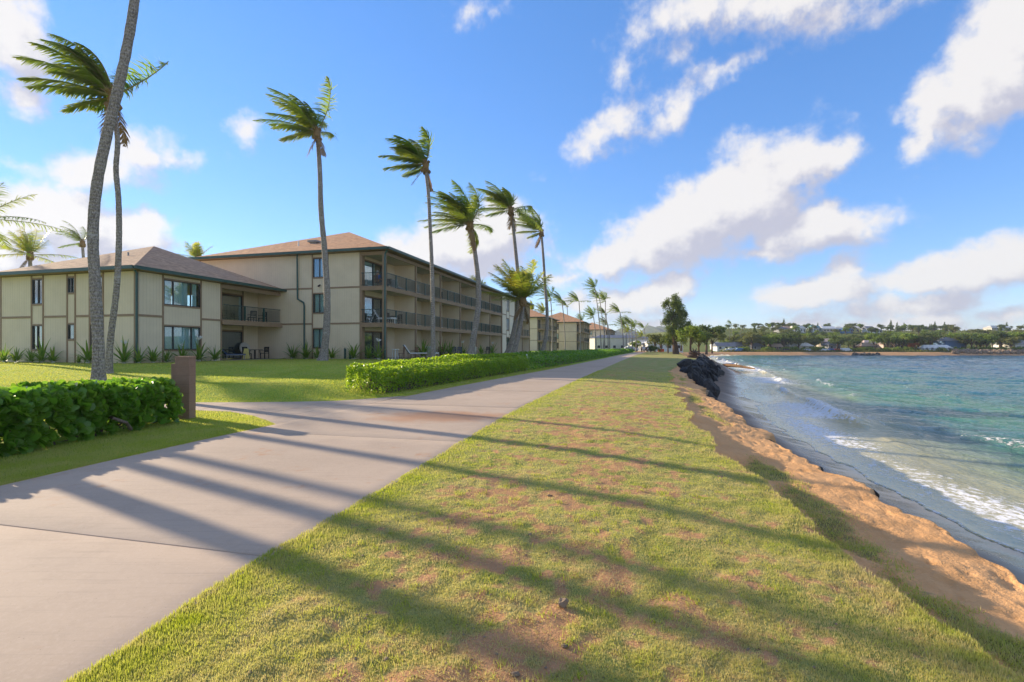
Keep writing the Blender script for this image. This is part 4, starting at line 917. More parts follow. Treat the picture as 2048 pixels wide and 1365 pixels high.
# palms along the far row (each with its own trunk, crowns share meshes)
crowns = []
for k, (nf, fl_, wd, yg) in enumerate([(15, 4.2, 1.2, False), (17, 4.4, .9, False), (13, 4.0, 1.4, False), (16, 4.2, .7, True)]):
    rng = np.random.default_rng(90 + k); VV = []; FF = []; TT = []
    for (az, el) in frond_dirs(nf, rng, wind=wd):
        V, Fq, T, rp = frond_arrays((0, 0, 0), az, el, fl_ * (.85 + .3 * rng.random()), 26, rng, wd, 1., .10, .95); o = len(VV); VV += V; FF += [tuple(i + o for i in f) for f in Fq]; TT += T
        for q0, q1 in zip(rp[:-1:4], rp[4::4]):
            s_ = Vector((0, 0, .05)); o = len(VV); VV += [q0 - s_, q1 - s_, q1 + s_, q0 + s_]; FF.append((o, o + 1, o + 2, o + 3)); TT += [.6] * 4
    me = fast_mesh('crown', np.array([tuple(v) for v in VV]), np.array(FF), {'tint': TT}); me.materials.append(M['palm_leaf_young' if yg else 'palm_leaf']); crowns.append(me)
def row_palm(cx, cy, bx, by, d, k, sc=1., label=None, group=None, rr=.2):
    base = pix(bx, by, d); topw = pix(cx, cy, d); root = empty('coconut_palm', base, 0, label, 'palm tree', group)
    t_ = topw - base; tm, top = trunk_mesh([Vector((0, 0, -.3)), t_ * .33 + Vector((.25 * sc, 0, 0)), t_ * .7 + Vector((.2 * sc, 0, 0)), t_], rr * sc, rr * .62 * sc, 12, 1.3, 7)
    link('trunk', tm, M['palm_bark'], root); c = link('crown', crowns[k % 4], None, root); c.location = top; c.scale = (sc,) * 3; c.rotation_euler = (0, 0, random.uniform(-.3, .3)); return root
GR = 'palms along the far end of the walk'
for i, (cx, cy, bx, by, d, k, lab) in enumerate([
    (1066, 622, 1068, 698, 135, 3, 'pale palm above the second roof, left one of two'), (1088, 626, 1088, 698, 135, 3, 'pale palm above the second roof, right one of two'),
    (1101, 596, 1104, 700, 98, 1, 'palm in front of the second far building'), (1124, 603, 1130, 700, 104, 0, 'palm with trunk crossing the left part of the third roof'),
    (1134, 612, 1136, 698, 150, 2, 'thin palm behind the third roof peak'), (1158, 603, 1160, 701, 112, 0, 'palm at the right end of the third roof'), (1165, 642, 1167, 698, 190, 1, 'small palm behind the third building'),
    (1190, 577, 1203, 701, 118, 1, 'tallest palm of the far clump'), (1199, 596, 1210, 701, 122, 0, 'palm leaning in the far clump below the tallest crown'), (1211, 602, 1206, 701, 126, 1, 'palm of the far clump on the right, near the tallest one'),
    (1187, 634, 1192, 701, 120, 1, 'shorter palm on the left of the far clump'), (1212, 628, 1216, 700, 140, 2, 'middle palm of the far clump with feathery side fronds'), (1216, 650, 1219, 700, 150, 0, 'lowest palm of the far clump'),
    (1240, 625, 1247, 700, 138, 0, 'lone palm right of the far clump, crown bent left'), (1250, 652, 1252, 699, 150, 1, 'first palm of the low grove left of the mountain'), (1262, 648, 1264, 700, 150, 0, 'second palm of the low grove left of the mountain'),
    (1270, 656, 1272, 700, 158, 1, 'third palm of the low grove left of the mountain'), (1257, 664, 1259, 700, 170, 3, 'lowest yellow palm of the grove left of the mountain'), (1288, 656, 1292, 699, 175, 2, 'palm standing in front of the mountain'), (1284, 674, 1287, 700, 190, 3, 'small pale palm in front of the mountain')]):
    row_palm(cx, cy, bx, by, d, k, .72 if d < 130 else .82, lab, GR)

# ------------------------------------------------------------------ leaf clouds: hedges, shrubs, trees
def rot_basis(n, rng, up=None, spread=1.0):
    z = rng.normal(0, 1, (n, 3)) * spread + (0 if up is None else up); z /= np.linalg.norm(z, axis=1, keepdims=True) + 1e-9
    a = rng.normal(0, 1, (n, 3)); x = np.cross(a, z); x /= np.linalg.norm(x, axis=1, keepdims=True) + 1e-9; y = np.cross(z, x); return x, y, z
LEAF8 = np.array([(0, 0, 0), (.16, .30, .03), (.30, .62, .03), (.22, .92, -.02), (0, 1.02, -.05), (-.22, .92, -.02), (-.30, .62, .03), (-.16, .30, .03)], float)
LEAF4 = np.array([(0, 0, 0), (.28, .55, .04), (0, 1, -.03), (-.28, .55, .04)], float)
def leaf_cloud(P, size, tmpl, rng, up=None, spread=1., tint=None):
    """leaves at points P; the leaf's long axis follows y, its face z"""
    n = len(P); x, y, z = rot_basis(n, rng, up, spread); s = size if hasattr(size, '__len__') else np.full(n, size)
    T = tmpl[None] * s[:, None, None]
    V = P[:, None, :] + T[:, :, :1] * x[:, None] + T[:, :, 1:2] * y[:, None] + T[:, :, 2:] * z[:, None]
    k = len(tmpl); Fc = np.arange(n * k).reshape(n, k); tt = np.repeat(rng.random(n) if tint is None else tint, k); return V.reshape(-1, 3), Fc, tt
def rosettes(P, N_, size, rng, k=7):
    """naupaka: whorls of spoon-shaped leaves around each shoot tip, opening along N_"""
    n = len(P); N_ = N_ + rng.normal(0, .35, N_.shape); N_ /= np.linalg.norm(N_, axis=1, keepdims=True)
    a = rng.normal(0, 1, (n, 3)); x = np.cross(a, N_); x /= np.linalg.norm(x, axis=1, keepdims=True); y = np.cross(N_, x)
    Vs = []; Ts = []; tb = rng.random(n)
    for j in range(k):
        ang = j * 2.4 + rng.normal(0, .2, n); op = .25 + .95 * (j / k) + rng.normal(0, .12, n)
        dirv = np.cos(op)[:, None] * N_ + np.sin(op)[:, None] * (np.cos(ang)[:, None] * x + np.sin(ang)[:, None] * y)
        sidev = -np.sin(ang)[:, None] * x + np.cos(ang)[:, None] * y; nv = np.cross(sidev, dirv)
        s = size * (.75 + .5 * rng.random(n)) * (.7 + .4 * j / k)
        T = LEAF8[None] * s[:, None, None]
        Vs.append(P[:, None, :] + T[:, :, :1] * sidev[:, None] * 1.25 + T[:, :, 1:2] * dirv[:, None] + T[:, :, 2:] * nv[:, None] * 1.5); Ts.append(np.clip(tb * .6 + rng.random(n) * .4, 0, 1))
    V = np.stack(Vs, 1); T = np.stack(Ts, 1); return V.reshape(-1, 3), np.repeat(T.reshape(-1), 8)
def hedge_points(n, line, width, height, rng, zf, low=.08):
    """shoot tips over the rounded box surface of a hedge following a polyline of (x, y)"""
    L = np.array(line, float); seg = np.linalg.norm(np.diff(L, axis=0), axis=1); cs = np.concatenate([[0], np.cumsum(seg)]); tot = cs[-1]
    s = rng.random(n) * (tot + width) - width / 2; sc_ = np.clip(s, 0, tot); cx = np.interp(sc_, cs, L[:, 0]); cy = np.interp(sc_, cs, L[:, 1])
    i = np.clip(np.searchsorted(cs, sc_) - 1, 0, len(seg) - 1); t = (L[i + 1] - L[i]) / seg[i][:, None]; nn = np.stack([t[:, 1], -t[:, 0]], 1)
    ang = rng.random(n) * math.pi; e = .38
    ca, sa = np.cos(ang), np.sin(ang); px_ = np.sign(ca) * np.abs(ca) ** e; pz_ = np.abs(sa) ** e; sd_ = rng.random(n) < .42; px_ = np.where(sd_, np.sign(ca), px_); pz_ = np.where(sd_, rng.random(n) * .9, pz_); px_ = np.where(sd_, px_ * (1 - .22 * pz_ ** 4 - .10 * (1 - pz_)), px_)
    over = s - sc_; shrink = np.sqrt(np.clip(1 - (over / (width / 2)) ** 2, 0.05, 1))
    bump_ = 1 + .46 * (fbm(s * 1.3, px_ * 2 + pz_ * 3, 3, 77) - .5)
    fill = np.where(rng.random(n) < .3, .72 + .25 * rng.random(n), 1)
    off = px_ * width / 2 * shrink * bump_ * fill; hz = (low + (height - low) * pz_ * fill) * (.9 + .1 * shrink) * (1 + .16 * (fbm(s * .9, s * 0 + 5, 3, 78) - .5) + .10 * (fbm(s * 4, px_ * 2, 2, 79) - .5))
    x = cx + nn[:, 0] * off + t[:, 0] * over * 1.0; y = cy + nn[:, 1] * off + t[:, 1] * over; z = zf(x, y) + hz
    N_ = np.stack([nn[:, 0] * px_ + t[:, 0] * over / width, nn[:, 1] * px_ + t[:, 1] * over / width, pz_ * 1.1 + .25], 1); N_ /= np.linalg.norm(N_, axis=1, keepdims=True)
    return np.stack([x, y, z], 1), N_
# near hedge
rng = np.random.default_rng(5)
NH = [(-10.7, -5.0), (-9.75, 0.5), (-8.75, 5.0), (-8.35, 7.2), (-8.2, 9.3), (-8.05, 10.35)]
hd = empty('naupaka_hedge', (-8.4, 7.5, 0), 0, 'near hedge of large glossy spoon-shaped leaves at the left beside the walk', 'hedge')
P, N_ = hedge_points(4300, NH, 1.45, .87, rng, lawn_z)
V, T = rosettes(P, N_, .165, rng, 8); V -= np.array(hd.location)
fo = link('foliage', fast_mesh('foliage', V, np.arange(len(V)).reshape(-1, 8), {'tint': T}), M['hedge_leaf'], hd); fo['kind'] = 'stuff'
# stems and dead twigs inside
m = MB()
for k in range(260):
    i = rng.integers(0, len(P)); e = P[i] - np.array(hd.location) - N_[i] * .05; s_ = np.interp(P[i][1], [q[1] for q in NH], [q[0] for q in NH]) - hd.location[0]
    b0 = (s_ + rng.normal(0, .25), e[1] + rng.normal(0, .2), float(lawn_z(P[i][0], P[i][1])) - .02); mid = ((b0[0] + e[0]) / 2 + rng.normal(0, .06), (b0[1] + e[1]) / 2, (b0[2] + e[2]) / 2 - .03); m.tube([b0, mid, tuple(e)], [.016, .012, .006], 5, False)
m.tube([(1.05, 1.95, .06), (1.12, 1.75, .22), (1.0, 1.6, .32), (.8, 1.7, .36)], [.035, .03, .028, .02], 7); m.tube([(.9, -.6, .02), (.75, -.75, .14), (.5, -.6, .22)], [.045, .04, .03], 7)
m.build('stem', M['twig'], hd)
# the largest leaves facing the walk, one by one
lm = fast_mesh('leaf', LEAF8 * np.array([1.25, 1, 1.5]), np.arange(8).reshape(1, 8), {'tint': np.full(8, .35)}); lm.materials.append(M['hedge_leaf'])
lm2 = fast_mesh('leaf', LEAF8 * np.array([1.2, 1.05, 2.5]), np.arange(8).reshape(1, 8), {'tint': np.full(8, .75)}); lm2.materials.append(M['hedge_leaf'])
vis = np.where((P[:, 1] > 6.6) & (P[:, 1] < 10.9) & ((N_[:, 0] > .3) | (N_[:, 2] > .75)))[0]; rng.shuffle(vis)
for j in range(300):
    i = vis[j % len(vis)]; o = link('leaf', lm if j % 3 else lm2, None, hd); n_ = Vector(N_[i])
    q = n_.to_track_quat('Y', 'Z') @ Matrix.Rotation(rng.random() * 6.28, 4, 'Y').to_quaternion() @ Matrix.Rotation(rng.normal(.7, .25), 4, 'X').to_quaternion()
    o.rotation_euler = q.to_euler(); o.location = P[i] - np.array(hd.location) + N_[i] * .02; s_ = .15 + .05 * rng.random(); o.scale = (s_, s_, s_)
# long clipped hedge beyond the junction
def far_hedge(y0, y1, off, width, height, n, size, mat, label, seed, tw=True, tmpl=LEAF4):
    rng = np.random.default_rng(seed); yy = np.linspace(y0, y1, 24); line = [(float(pathL(a)) - off(a), a) for a in yy]
    rt = empty('clipped_hedge', (line[0][0], y0, 0), 0, label, 'hedge'); P, N_ = hedge_points(n, line, width, height, rng, lawn_z, .05)
    if tw: keep = rng.random(n) < np.clip(.25 + (P[:, 2] - lawn_z(P[:, 0], P[:, 1])) * 1.9 + .5 * (fbm(P[:, 1] * 1.2, P[:, 1] * 0, 2, 14) - .3), .12, 1); P = P[keep]; N_ = N_[keep]
    V, Fc, T = leaf_cloud(P, size * (.7 + .6 * rng.random(len(P))), tmpl, rng, N_ * .9 + np.array([0, 0, .15]), .75); V -= np.array(rt.location)
    o = link('foliage', fast_mesh('foliage', V, Fc, {'tint': T}), mat, rt); o['kind'] = 'stuff'
    core = MB(); 
    for a in range(1, 22):
        (xa, ya), (xb, yb) = line[a], line[a + 1]; w_ = width * .32; h_ = height * .72
        za, zb = float(lawn_z(xa, ya)), float(lawn_z(xb, yb))
        core.hexa([(xa - w_, ya, za - .1), (xa + w_, ya, za - .1), (xb + w_, yb, zb - .1), (xb - w_, yb, zb - .1), (xa - w_ * .7, ya, za + h_), (xa + w_ * .7, ya, za + h_), (xb + w_ * .7, yb, zb + h_), (xb - w_ * .7, yb, zb + h_)])
    if tw:
        m = MB()
        for k in range(900):
            yy_ = y0 + rng.random() * min(y1 - y0, 22); xx = float(pathL(yy_)) - off(yy_) + width * rng.uniform(-.3, .44); zz = float(lawn_z(xx, yy_))
            m.bar((xx - rt.location.x, yy_ - y0, zz - .02), (xx - rt.location.x + rng.normal(0, .12), yy_ - y0 + rng.normal(0, .14), zz + .2 + .45 * rng.random()), .013)
        m.build('stem', M['twig'], rt)
    c = core.build('branch_core', M['twig'], None); c.data.transform(Matrix.Translation(-rt.location)); c.parent = rt
    return rt
far_hedge(17.2, 34.0, lambda a: 1.75, 1.5, .92, 52000, .085, M['hedge_leaf_sunlit'], 'bright sunlit clipped hedge beyond the side path, with bare twigs low down', 15)
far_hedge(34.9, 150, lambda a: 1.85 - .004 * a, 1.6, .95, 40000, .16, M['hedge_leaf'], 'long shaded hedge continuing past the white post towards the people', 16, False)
o = MB().tube([(0, 0, -.1), (0, 0, 1.05)], .045, 10).tube([(0, 0, 1.05), (0, 0, 1.1), (0, 0, 1.12)], [.045, .035, .01], 10).build('marker_post', M['white'], None, loc=(float(pathL(34.4)) - 1.25, 34.4, float(lawn_z(float(pathL(34.4)) - 1.25, 34.4))))
tag(o, 'short white post standing at the gap between the two hedges', 'post')

# ------------------------------------------------------------------ grass blades
def blades(name, P, h, w, tint, rng, parent_struct=None, bend=.5, lean=None):
    n = len(P); a = rng.random(n) * 2 * math.pi; dx = np.cos(a); dy = np.sin(a); b = rng.random(n) * 2 * math.pi
    hh = h * (.55 + .9 * rng.random(n)); ww = w * (.7 + .6 * rng.random(n)); bl = bend * hh * rng.random(n)
    A = P + np.stack([-dx * ww / 2, -dy * ww / 2, -.006 + 0 * ww], 1); B = P + np.stack([dx * ww / 2, dy * ww / 2, -.006 + 0 * ww], 1); C = P + np.stack([np.cos(b) * bl, np.sin(b) * bl, hh], 1)
    V = np.stack([A, B, C], 1).reshape(-1, 3); o = link(name, fast_mesh(name, V, np.arange(3 * n).reshape(n, 3), {'tint': np.repeat(np.clip(tint, 0, 1), 3)}), M['grass_blade']); o['kind'] = 'stuff'; return o
rng = np.random.default_rng(77)
def samp(n, y0, y1, p=1.6):
    u = rng.random(n); a = 1 - p; return (y0 ** a + u * (y1 ** a - y0 ** a)) ** (1 / a)
n = 460000; yy = samp(n, 2.0, 34, 1.9); xx = pathR(yy) - .05 - .07 * fbm(yy * 3, yy * 0, 3, 350) + rng.random(n) * (scarpx(yy) - pathR(yy) + .12)
g_ = grassy(xx, yy) + .55 * (fbm(xx * 14, yy * 14, 2, 300) - .5); keep = rng.random(n) < np.clip((g_ - .26) * 2.6, .05, 1); xx, yy, g_ = xx[keep], yy[keep], g_[keep]
hs_ = .0125 + .012 * np.exp(-((xx - pathR(yy)) / .25) ** 2) + .012 * np.exp(-((scarpx(yy) - xx) / .3) ** 2)
tn = 1.06 - .80 * (g_ - .3) + .5 * (fbm(xx * 1.1, yy * 1.1, 3, 310) - .5) + rng.normal(0, .16, len(xx)) - .3 * np.exp(-((xx - pathR(yy)) / .35) ** 2)
n4 = 60000; y4 = samp(n4, 2.0, 22, 1.9); x4 = pathR(y4) + .1 + rng.random(n4) * (scarpx(y4) - pathR(y4) - .1); k4 = rng.random(n4) < np.clip(.2 + 2.2 * (fbm(x4 * 2.2, y4 * 2.2, 3, 360) - .42), 0, 1); x4, y4 = x4[k4], y4[k4]
blades('dry_straw', np.stack([x4, y4, verge_z(x4, y4) + .004], 1), .012, .004 * (1 + y4 * .14), .78 + .3 * rng.random(len(x4)), rng, bend=4.0); tag(bpy.data.objects['dry_straw'], 'dead straw lying flat in the verge turf', 'grass')
n4 = 9000; y4 = samp(n4, 2.0, 20, 1.8); x4 = pathR(y4) + .15 + rng.random(n4) * (scarpx(y4) - pathR(y4) - .15); cl = rng.integers(0, 420, n4); cxs, cys = x4[:420], y4[:420]; x4 = cxs[cl] + rng.normal(0, .035, n4); y4 = cys[cl] + rng.normal(0, .03, n4)
k4 = (x4 < scarpx(y4)) & (x4 > pathR(y4)); x4, y4 = x4[k4], y4[k4]; blades('weed_tufts', np.stack([x4, y4, verge_z(x4, y4)], 1), .03, .006 * (1 + y4 * .1), -.1 + .5 * rng.random(len(x4)), rng, bend=1.2); tag(bpy.data.objects['weed_tufts'], 'small taller weed tufts dotted over the verge', 'grass')
blades('verge_grass', np.stack([xx, yy, verge_z(xx, yy)], 1), hs_ * (1 + yy * .02), .0045 * (1 + yy * .16), tn, rng)
tag(bpy.data.objects['verge_grass'], 'short dry green and straw grass on the verge between walk and sand', 'grass')
# tufts on the bank below the scarp
bx_, by_, bz_, bg_ = BANK; idx = np.where((bg_.ravel() > .35) & (by_.ravel() > 2) & (by_.ravel() < 34))[0]
pr = 1 / (by_.ravel()[idx] ** .6); pick = rng.choice(idx, 40000, p=pr / pr.sum()); jx = rng.normal(0, .03, len(pick)) * (1 + by_.ravel()[pick] * .1); jy = rng.normal(0, .03, len(pick)) * (1 + by_.ravel()[pick] * .1)
keep = rng.random(len(pick)) < np.clip((bg_.ravel()[pick] + .6 * (fbm(bx_.ravel()[pick] * 5, by_.ravel()[pick] * 5, 2, 320) - .5) - .35) * 2.2, 0, 1)
pk = pick[keep]; PB = np.stack([bx_.ravel()[pk] + jx[keep], by_.ravel()[pk] + jy[keep], bz_.ravel()[pk]], 1)
blades('bank_grass', PB, .03, .006 * (1 + PB[:, 1] * .12), .62 + rng.normal(0, .28, len(PB)), rng, bend=1.0); tag(bpy.data.objects['bank_grass'], 'sparse creeping grass tufts on the sandy bank below the scarp', 'grass')
# lawn
n = 420000; yy = samp(n, 5.0, 46, 1.5); xx = pathL(yy) + .12 * fbm(yy * 3, yy * 0, 3, 351) - .03 - rng.random(n) ** 1.25 * (yy * 1.0 + 3)
fy = np.interp(xx, [f[0] for f in front], [f[1] for f in front]); by2 = np.interp(xx, [f[0] for f in back], [f[1] for f in back])
keep = (xx < pathL(yy) + .10) & ~((yy > fy - .03) & (yy < by2 + .03)) & ~((xx > -8.9) & (yy > 2) & (xx < -7.6) & (yy < 10.3))
rel = np.stack([xx - C1.x, yy - C1.y], 1); la = rel[:, 0] * U.x + rel[:, 1] * U.y; lv = rel[:, 0] * Vv.x + rel[:, 1] * Vv.y
keep &= ~((lv > -.4) & (la > -.3)) & ~((la > 11.4) & (lv > -10.0))
xx, yy = xx[keep], yy[keep]
tn = .20 + .5 * np.clip(fbm(xx * .35, yy * .35, 4, 330) - .45, 0, 1) + rng.normal(0, .10, len(xx)) + .5 * np.clip(fbm(xx * .8, yy * .8, 3, 340) - .68, 0, 1) * 3
blades('lawn_grass', np.stack([xx, yy, lawn_z(xx, yy)], 1), .026 * (1 + yy * .02), .006 * (1 + yy * .13), tn, rng, bend=.7); tag(bpy.data.objects['lawn_grass'], 'mown bright green lawn grass between walk and buildings', 'grass')

# ------------------------------------------------------------------ masonry pillar by the walk
pp = Vector(((371 - 1024) / F * 11.35, 11.35, 0)); pp.z = float(lawn_z(pp.x, pp.y))
pil = empty('masonry_pillar', pp, R(8), 'waist-high brown block pillar with a box on its side, beside the near hedge', 'pillar')
for k in range(7):
    z0 = k * .2 + .002
    for h in range(1):
        MB().box(-.15, .15, -.15, .15, z0 + (0 if k else -.1), z0 + .196).build('block', M['block_brown'], pil)
    if k < 6: MB().box(-.146, .146, -.146, .146, z0 + .19, z0 + .206).build('mortar_joint', M['mortar'], pil)
m = MB(); m.box(-.155, .155, -.155, .155, 1.40, 1.445); m.build('cap', M['block_brown'], pil)
m = MB(); m.box(-.25, -.151, -.11, .12, .62, 1.27); m.build('side_box', M['block_brown'], pil); MB().box(-.257, -.251, -.08, .09, .66, 1.23).build('box_door', M['trim'], pil)

# ------------------------------------------------------------------ spider lilies and shrubs along the walls
def lily_mesh(rng, nl=26, L=.95, wd=.07, flower=False):
    V = []; Fq = []; T = []
    for i in range(nl):
        az = i * 2.4 + rng.normal(0, .2); el = R(80 - 62 * (i / nl)) + rng.normal(0, .1); p = Vector((0, 0, .05)); d = Vector((math.cos(az) * math.cos(el), math.sin(az) * math.cos(el), math.sin(el))); side = Vector((-math.sin(az), math.cos(az), 0)); l = L * (.7 + .5 * rng.random()); t = rng.random() * .8
        prev = None
        for k in range(6):
            w = wd * (.5, .9, 1., .85, .5, .05)[k] * .5; a, b = p - side * w, p + side * w; V += [a, b]; T += [t, t]
            if k: n_ = len(V); Fq.append((n_ - 4, n_ - 3, n_ - 1, n_ - 2))
            p = p + d * l / 5; d = (d + Vector((0, 0, -.22))).normalized()
    return fast_mesh('leaves', np.array([tuple(v) for v in V]), np.array(Fq), {'tint': T})
lrng = np.random.default_rng(9); lilies = [lily_mesh(lrng, 26 + 4 * k, .85 + .1 * k, .085) for k in range(4)]
for l_ in lilies: l_.materials.append(M['lily_leaf'])
fm = MB()
for k in range(9):
    a = k * 2.4; fm.bar((0, 0, .95), (math.cos(a) * .13, math.sin(a) * .13, 1.02 + .05 * (k % 3)), .035, .02)
fm = fm.mesh('flower'); fm.materials.append(M['white']); sm_ = MB().tube([(0, 0, 0), (.02, 0, .5), (0, 0, .97)], .014, 6).mesh('flower_stalk'); sm_.materials.append(M['palm_rachis'])
bulb = MB().tube([(0, 0, -.1), (0, 0, .1), (0, 0, .28)], [.08, .07, .05], 8).mesh('stem'); bulb.materials.append(M['off_white'])
def lily(pos, k, sc, label, flower=False):
    r = empty('spider_lily', pos, random.random() * 6, label, 'plant', 'spider lilies along the walls'); r.scale = (sc * 1.2,) * 3
    link('leaves', lilies[k % 4], None, r); link('stem', bulb, None, r)
    if flower: st = link('flower_stalk', sm_, None, r); link('flower', fm, None, st)
    return r
def wall_pt(px, wall, off):
    """point on the ground in front of a wall: wall 's' = side wall of the corner building (a=0), 'f' front (y=0), 't' side wall of the tall block"""
    r_ = (px - 1024) / F
    if wall == 's': o, dv = C1 - U * off, Vv
    elif wall == 'f': o, dv = C1 - Vv * off, U
    elif wall == 't': o, dv = C1 + U * (11.7 - off), -Vv
    else: o, dv = C1 + U * 11.7 - Vv * (9.4 + off), U
    t = (r_ * o.y - o.x) / (dv.x - r_ * dv.y); p = o + dv * t; return Vector((p.x, p.y, float(lawn_z(p.x, p.y)) - .02))
where = {'s': 'at the foot of the corner building side wall', 'f': 'below the big front windows of the corner building', 't': 'at the foot of the tall side wall', 'b': 'in front of the ground-floor patios'}
seen = {}
for (px, w, k, sc, fl_) in [(8, 's', 0, 1.0, 0), (33, 's', 1, .85, 0), (62, 's', 2, .7, 0), (84, 's', 3, 1.0, 0), (106, 's', 0, .95, 0), (158, 's', 1, .5, 0), (176, 's', 2, 1.05, 0), (248, 's', 3, 1.0, 1),
                            (278, 'f', 0, .95, 0), (306, 'f', 1, 1.0, 0), (334, 'f', 2, .7, 0), (364, 'f', 3, .9, 1), (398, 'f', 0, 1.25, 1), (430, 'f', 1, 1.0, 0), (585, 't', 2, 1.05, 0), (612, 't', 3, 1.0, 0), (634, 't', 0, 1.0, 0), (664, 't', 1, .95, 0), (708, 't', 2, 1.1, 0),
                            (738, 't', 3, .85, 0), (757, 't', 0, 1.2, 1), (846, 'b', 1, 1.5, 0), (886, 'b', 2, 1.3, 0), (900, 'b', 3, 1.2, 0), (925, 'b', 0, 1.2, 1), (962, 'b', 1, 1.1, 0), (985, 'b', 2, 1.2, 1)]:
    seen[w] = seen.get(w, 0) + 1; od = ['1st', '2nd', '3rd', '4th', '5th', '6th', '7th', '8th', '9th'][seen[w] - 1]
    lily(wall_pt(px, w, .65), k, sc, f"{'flowering' if fl_ else 'green'} strappy lily, {od} from left {where[w]}", fl_)
# low utility stubs by the tall wall
for px, hh, lb in ((689, .85, 'taller dark green pipe stub standing against the tall side wall'), (699, .5, 'shorter dark green pipe stub standing against the tall side wall')):
    q = wall_pt(px, 't', .3); m = MB(); m.tube([(0, 0, -.1), (0, 0, hh)], .05, 8); m.tube([(.12, -.1, -.1), (.12, -.1, hh * .95), (0, 0, hh)], .045, 8); o = m.build('pipe_stub', M['gutter_green'], None, loc=q); tag(o, lb, 'pipe')

# ------------------------------------------------------------------ patio furniture
def lounger(pos, rz, label, cloth='striped_cloth', frame='white', up=50, sc=1.):
    r = empty('lounge_chair', pos, rz, label, 'lounge chair'); r.scale = (sc,) * 3; m = MB()
    for s_ in (-.3, .3): m.bar((-.1, s_, .34), (1.25, s_, .34), .035)
    m.build('frame', M[frame], r)
    for (x, y_) in ((.0, -.3), (.0, .3), (1.15, -.3), (1.15, .3)): MB().bar((x, y_, 0), (x, y_, .33), .035).build('leg', M[frame], r)
    MB().box(.0, 1.25, -.27, .27, .355, .42).build('seat', M[cloth], r)
    c, s_ = math.cos(R(up)), math.sin(R(up)); b = MB(); b.hexa([(0, -.27, .36), (0, .27, .36), (-.72 * c, .27, .36 + .72 * s_), (-.72 * c, -.27, .36 + .72 * s_), (.05, -.27, .41), (.05, .27, .41), (-.72 * c + .05, .27, .41 + .72 * s_), (-.72 * c + .05, -.27, .41 + .72 * s_)]); b.build('backrest', M[cloth], r)
    MB().bar((-.5 * c, 0, .36 + .5 * s_), (-.55, 0, .02), .03).build('support', M[frame], r); return r
def chair(pos, rz, label, mat='wood', group=None):
    r = empty('patio_chair', pos, rz, label, 'chair', group); MB().box(-.23, .23, -.22, .22, .40, .44).build('seat', M[mat], r)
    for (x, y_) in ((-.2, -.2), (.2, -.2), (-.2, .2), (.2, .2)): MB().bar((x, y_, 0), (x, y_, .4 if x > 0 else .9), .045).build('leg', M[mat], r)
    b = MB(); [b.bar((-.21, -.17 + .085 * k, .5), (-.24, -.17 + .085 * k, .88), .05, .02) for k in range(5)]; b.bar((-.235, -.22, .9), (-.235, .22, .9), .05); b.build('backrest', M[mat], r)
    for s_ in (-.22, .22): MB().bar((-.2, s_, .62), (.22, s_, .62), .05, .03).build('armrest', M[mat], r)
    return r
def table(pos, label, mat='wood', rad=.5, h=.72):
    r = empty('patio_table', pos, 0, label, 'table'); n = 16; t_ = MB(); t_.tube([(0, 0, h - .04), (0, 0, h)], rad, n); t_.build('tabletop', M[mat], r)
    for k in range(4): a = k * math.pi / 2 + .4; MB().bar((math.cos(a) * rad * .75, math.sin(a) * rad * .75, 0), (math.cos(a) * rad * .6, math.sin(a) * rad * .6, h - .04), .045).build('leg', M[mat], r)
    return r
def B2P(x, y, z): return BP(11.7 + x, -7.3 + y, PADZ + z)
def B1P(x, y, z): return BP(x, y, PADZ + z)
lounger(B1P(6.9, .6, .02), BROT - .5, 'blue lounge chair on the ground-floor patio of the corner building', 'blue_cloth', 'grey', 48)
table(B1P(9.6, .55, .02), 'dark round table on the ground-floor patio of the corner building', 'dark', .55)
chair(B1P(8.75, .5, .02), BROT, 'dark patio chair left of the dark table', 'dark'); chair(B1P(10.5, .45, .02), BROT + 3.1, 'dark patio chair right of the dark table', 'dark')
m = MB(); m.tube([(-.04, 0, 0), (.04, 0, 0)], .5, 20); o = m.build('round_tabletop', M['off_white'], None, loc=B1P(10.0, 1.85, .8)); o.rotation_euler = (0, R(12), BROT + 1.57); tag(o, 'pale round tabletop leaning upright behind the dark table', 'tabletop')
m = MB(); tw_ = [(0, -.25, .85), (.06, -.1, .55), (.02, .0, .1)]
for k in range(6): a = -.26 + k * .1; m.quad((.0 + .03 * (k % 2), a, .05), (.03 * ((k + 1) % 2), a + .1, .05), (.03 * ((k + 1) % 2), a * .6 + .06, .8), (.03 * (k % 2), a * .6, .8))
m.v = [(x + .02, y, z) for x, y, z in m.v]; o = m.build('beach_towel', M['yellow'], None, loc=B1P(8.1, -.1, .02)); o.rotation_euler = (0, 0, BROT + 1.4); tag(o, 'yellow beach towel hung up beside the blue lounge chair', 'towel')
chair(B1P(9.6, .8, FL), BROT + 1.2, 'dark chair on the corner building balcony, left one of two', 'dark'); chair(B1P(10.7, .8, FL), BROT + 1.5, 'dark chair on the corner building balcony, right one of two', 'dark')
lounger(B2P(.9, -1.0, fl[1]), BROT - 1.2, 'black and white striped lounge chair on the middle corner balcony', 'striped_cloth', 'white', 60, 1.1)
table(B2P(3.2, -1.1, fl[1]), 'wooden table on the middle corner balcony'); chair(B2P(2.4, -1.0, fl[1]), BROT, 'wooden chair left of the table on the middle corner balcony'); chair(B2P(4.0, -1.1, fl[1]), BROT + 3, 'wooden chair right of the table on the middle corner balcony')
table(B2P(1.5, -1.1, fl[2]), 'wooden table on the top corner balcony beside the seated person', 'wood', .4); chair(B2P(2.3, -1.0, fl[2]), BROT + 3, 'empty wooden chair on the top corner balcony'); lounger(B2P(3.6, -1.0, fl[2]), BROT + .2, 'white lounge chair on the top corner balcony', 'white')
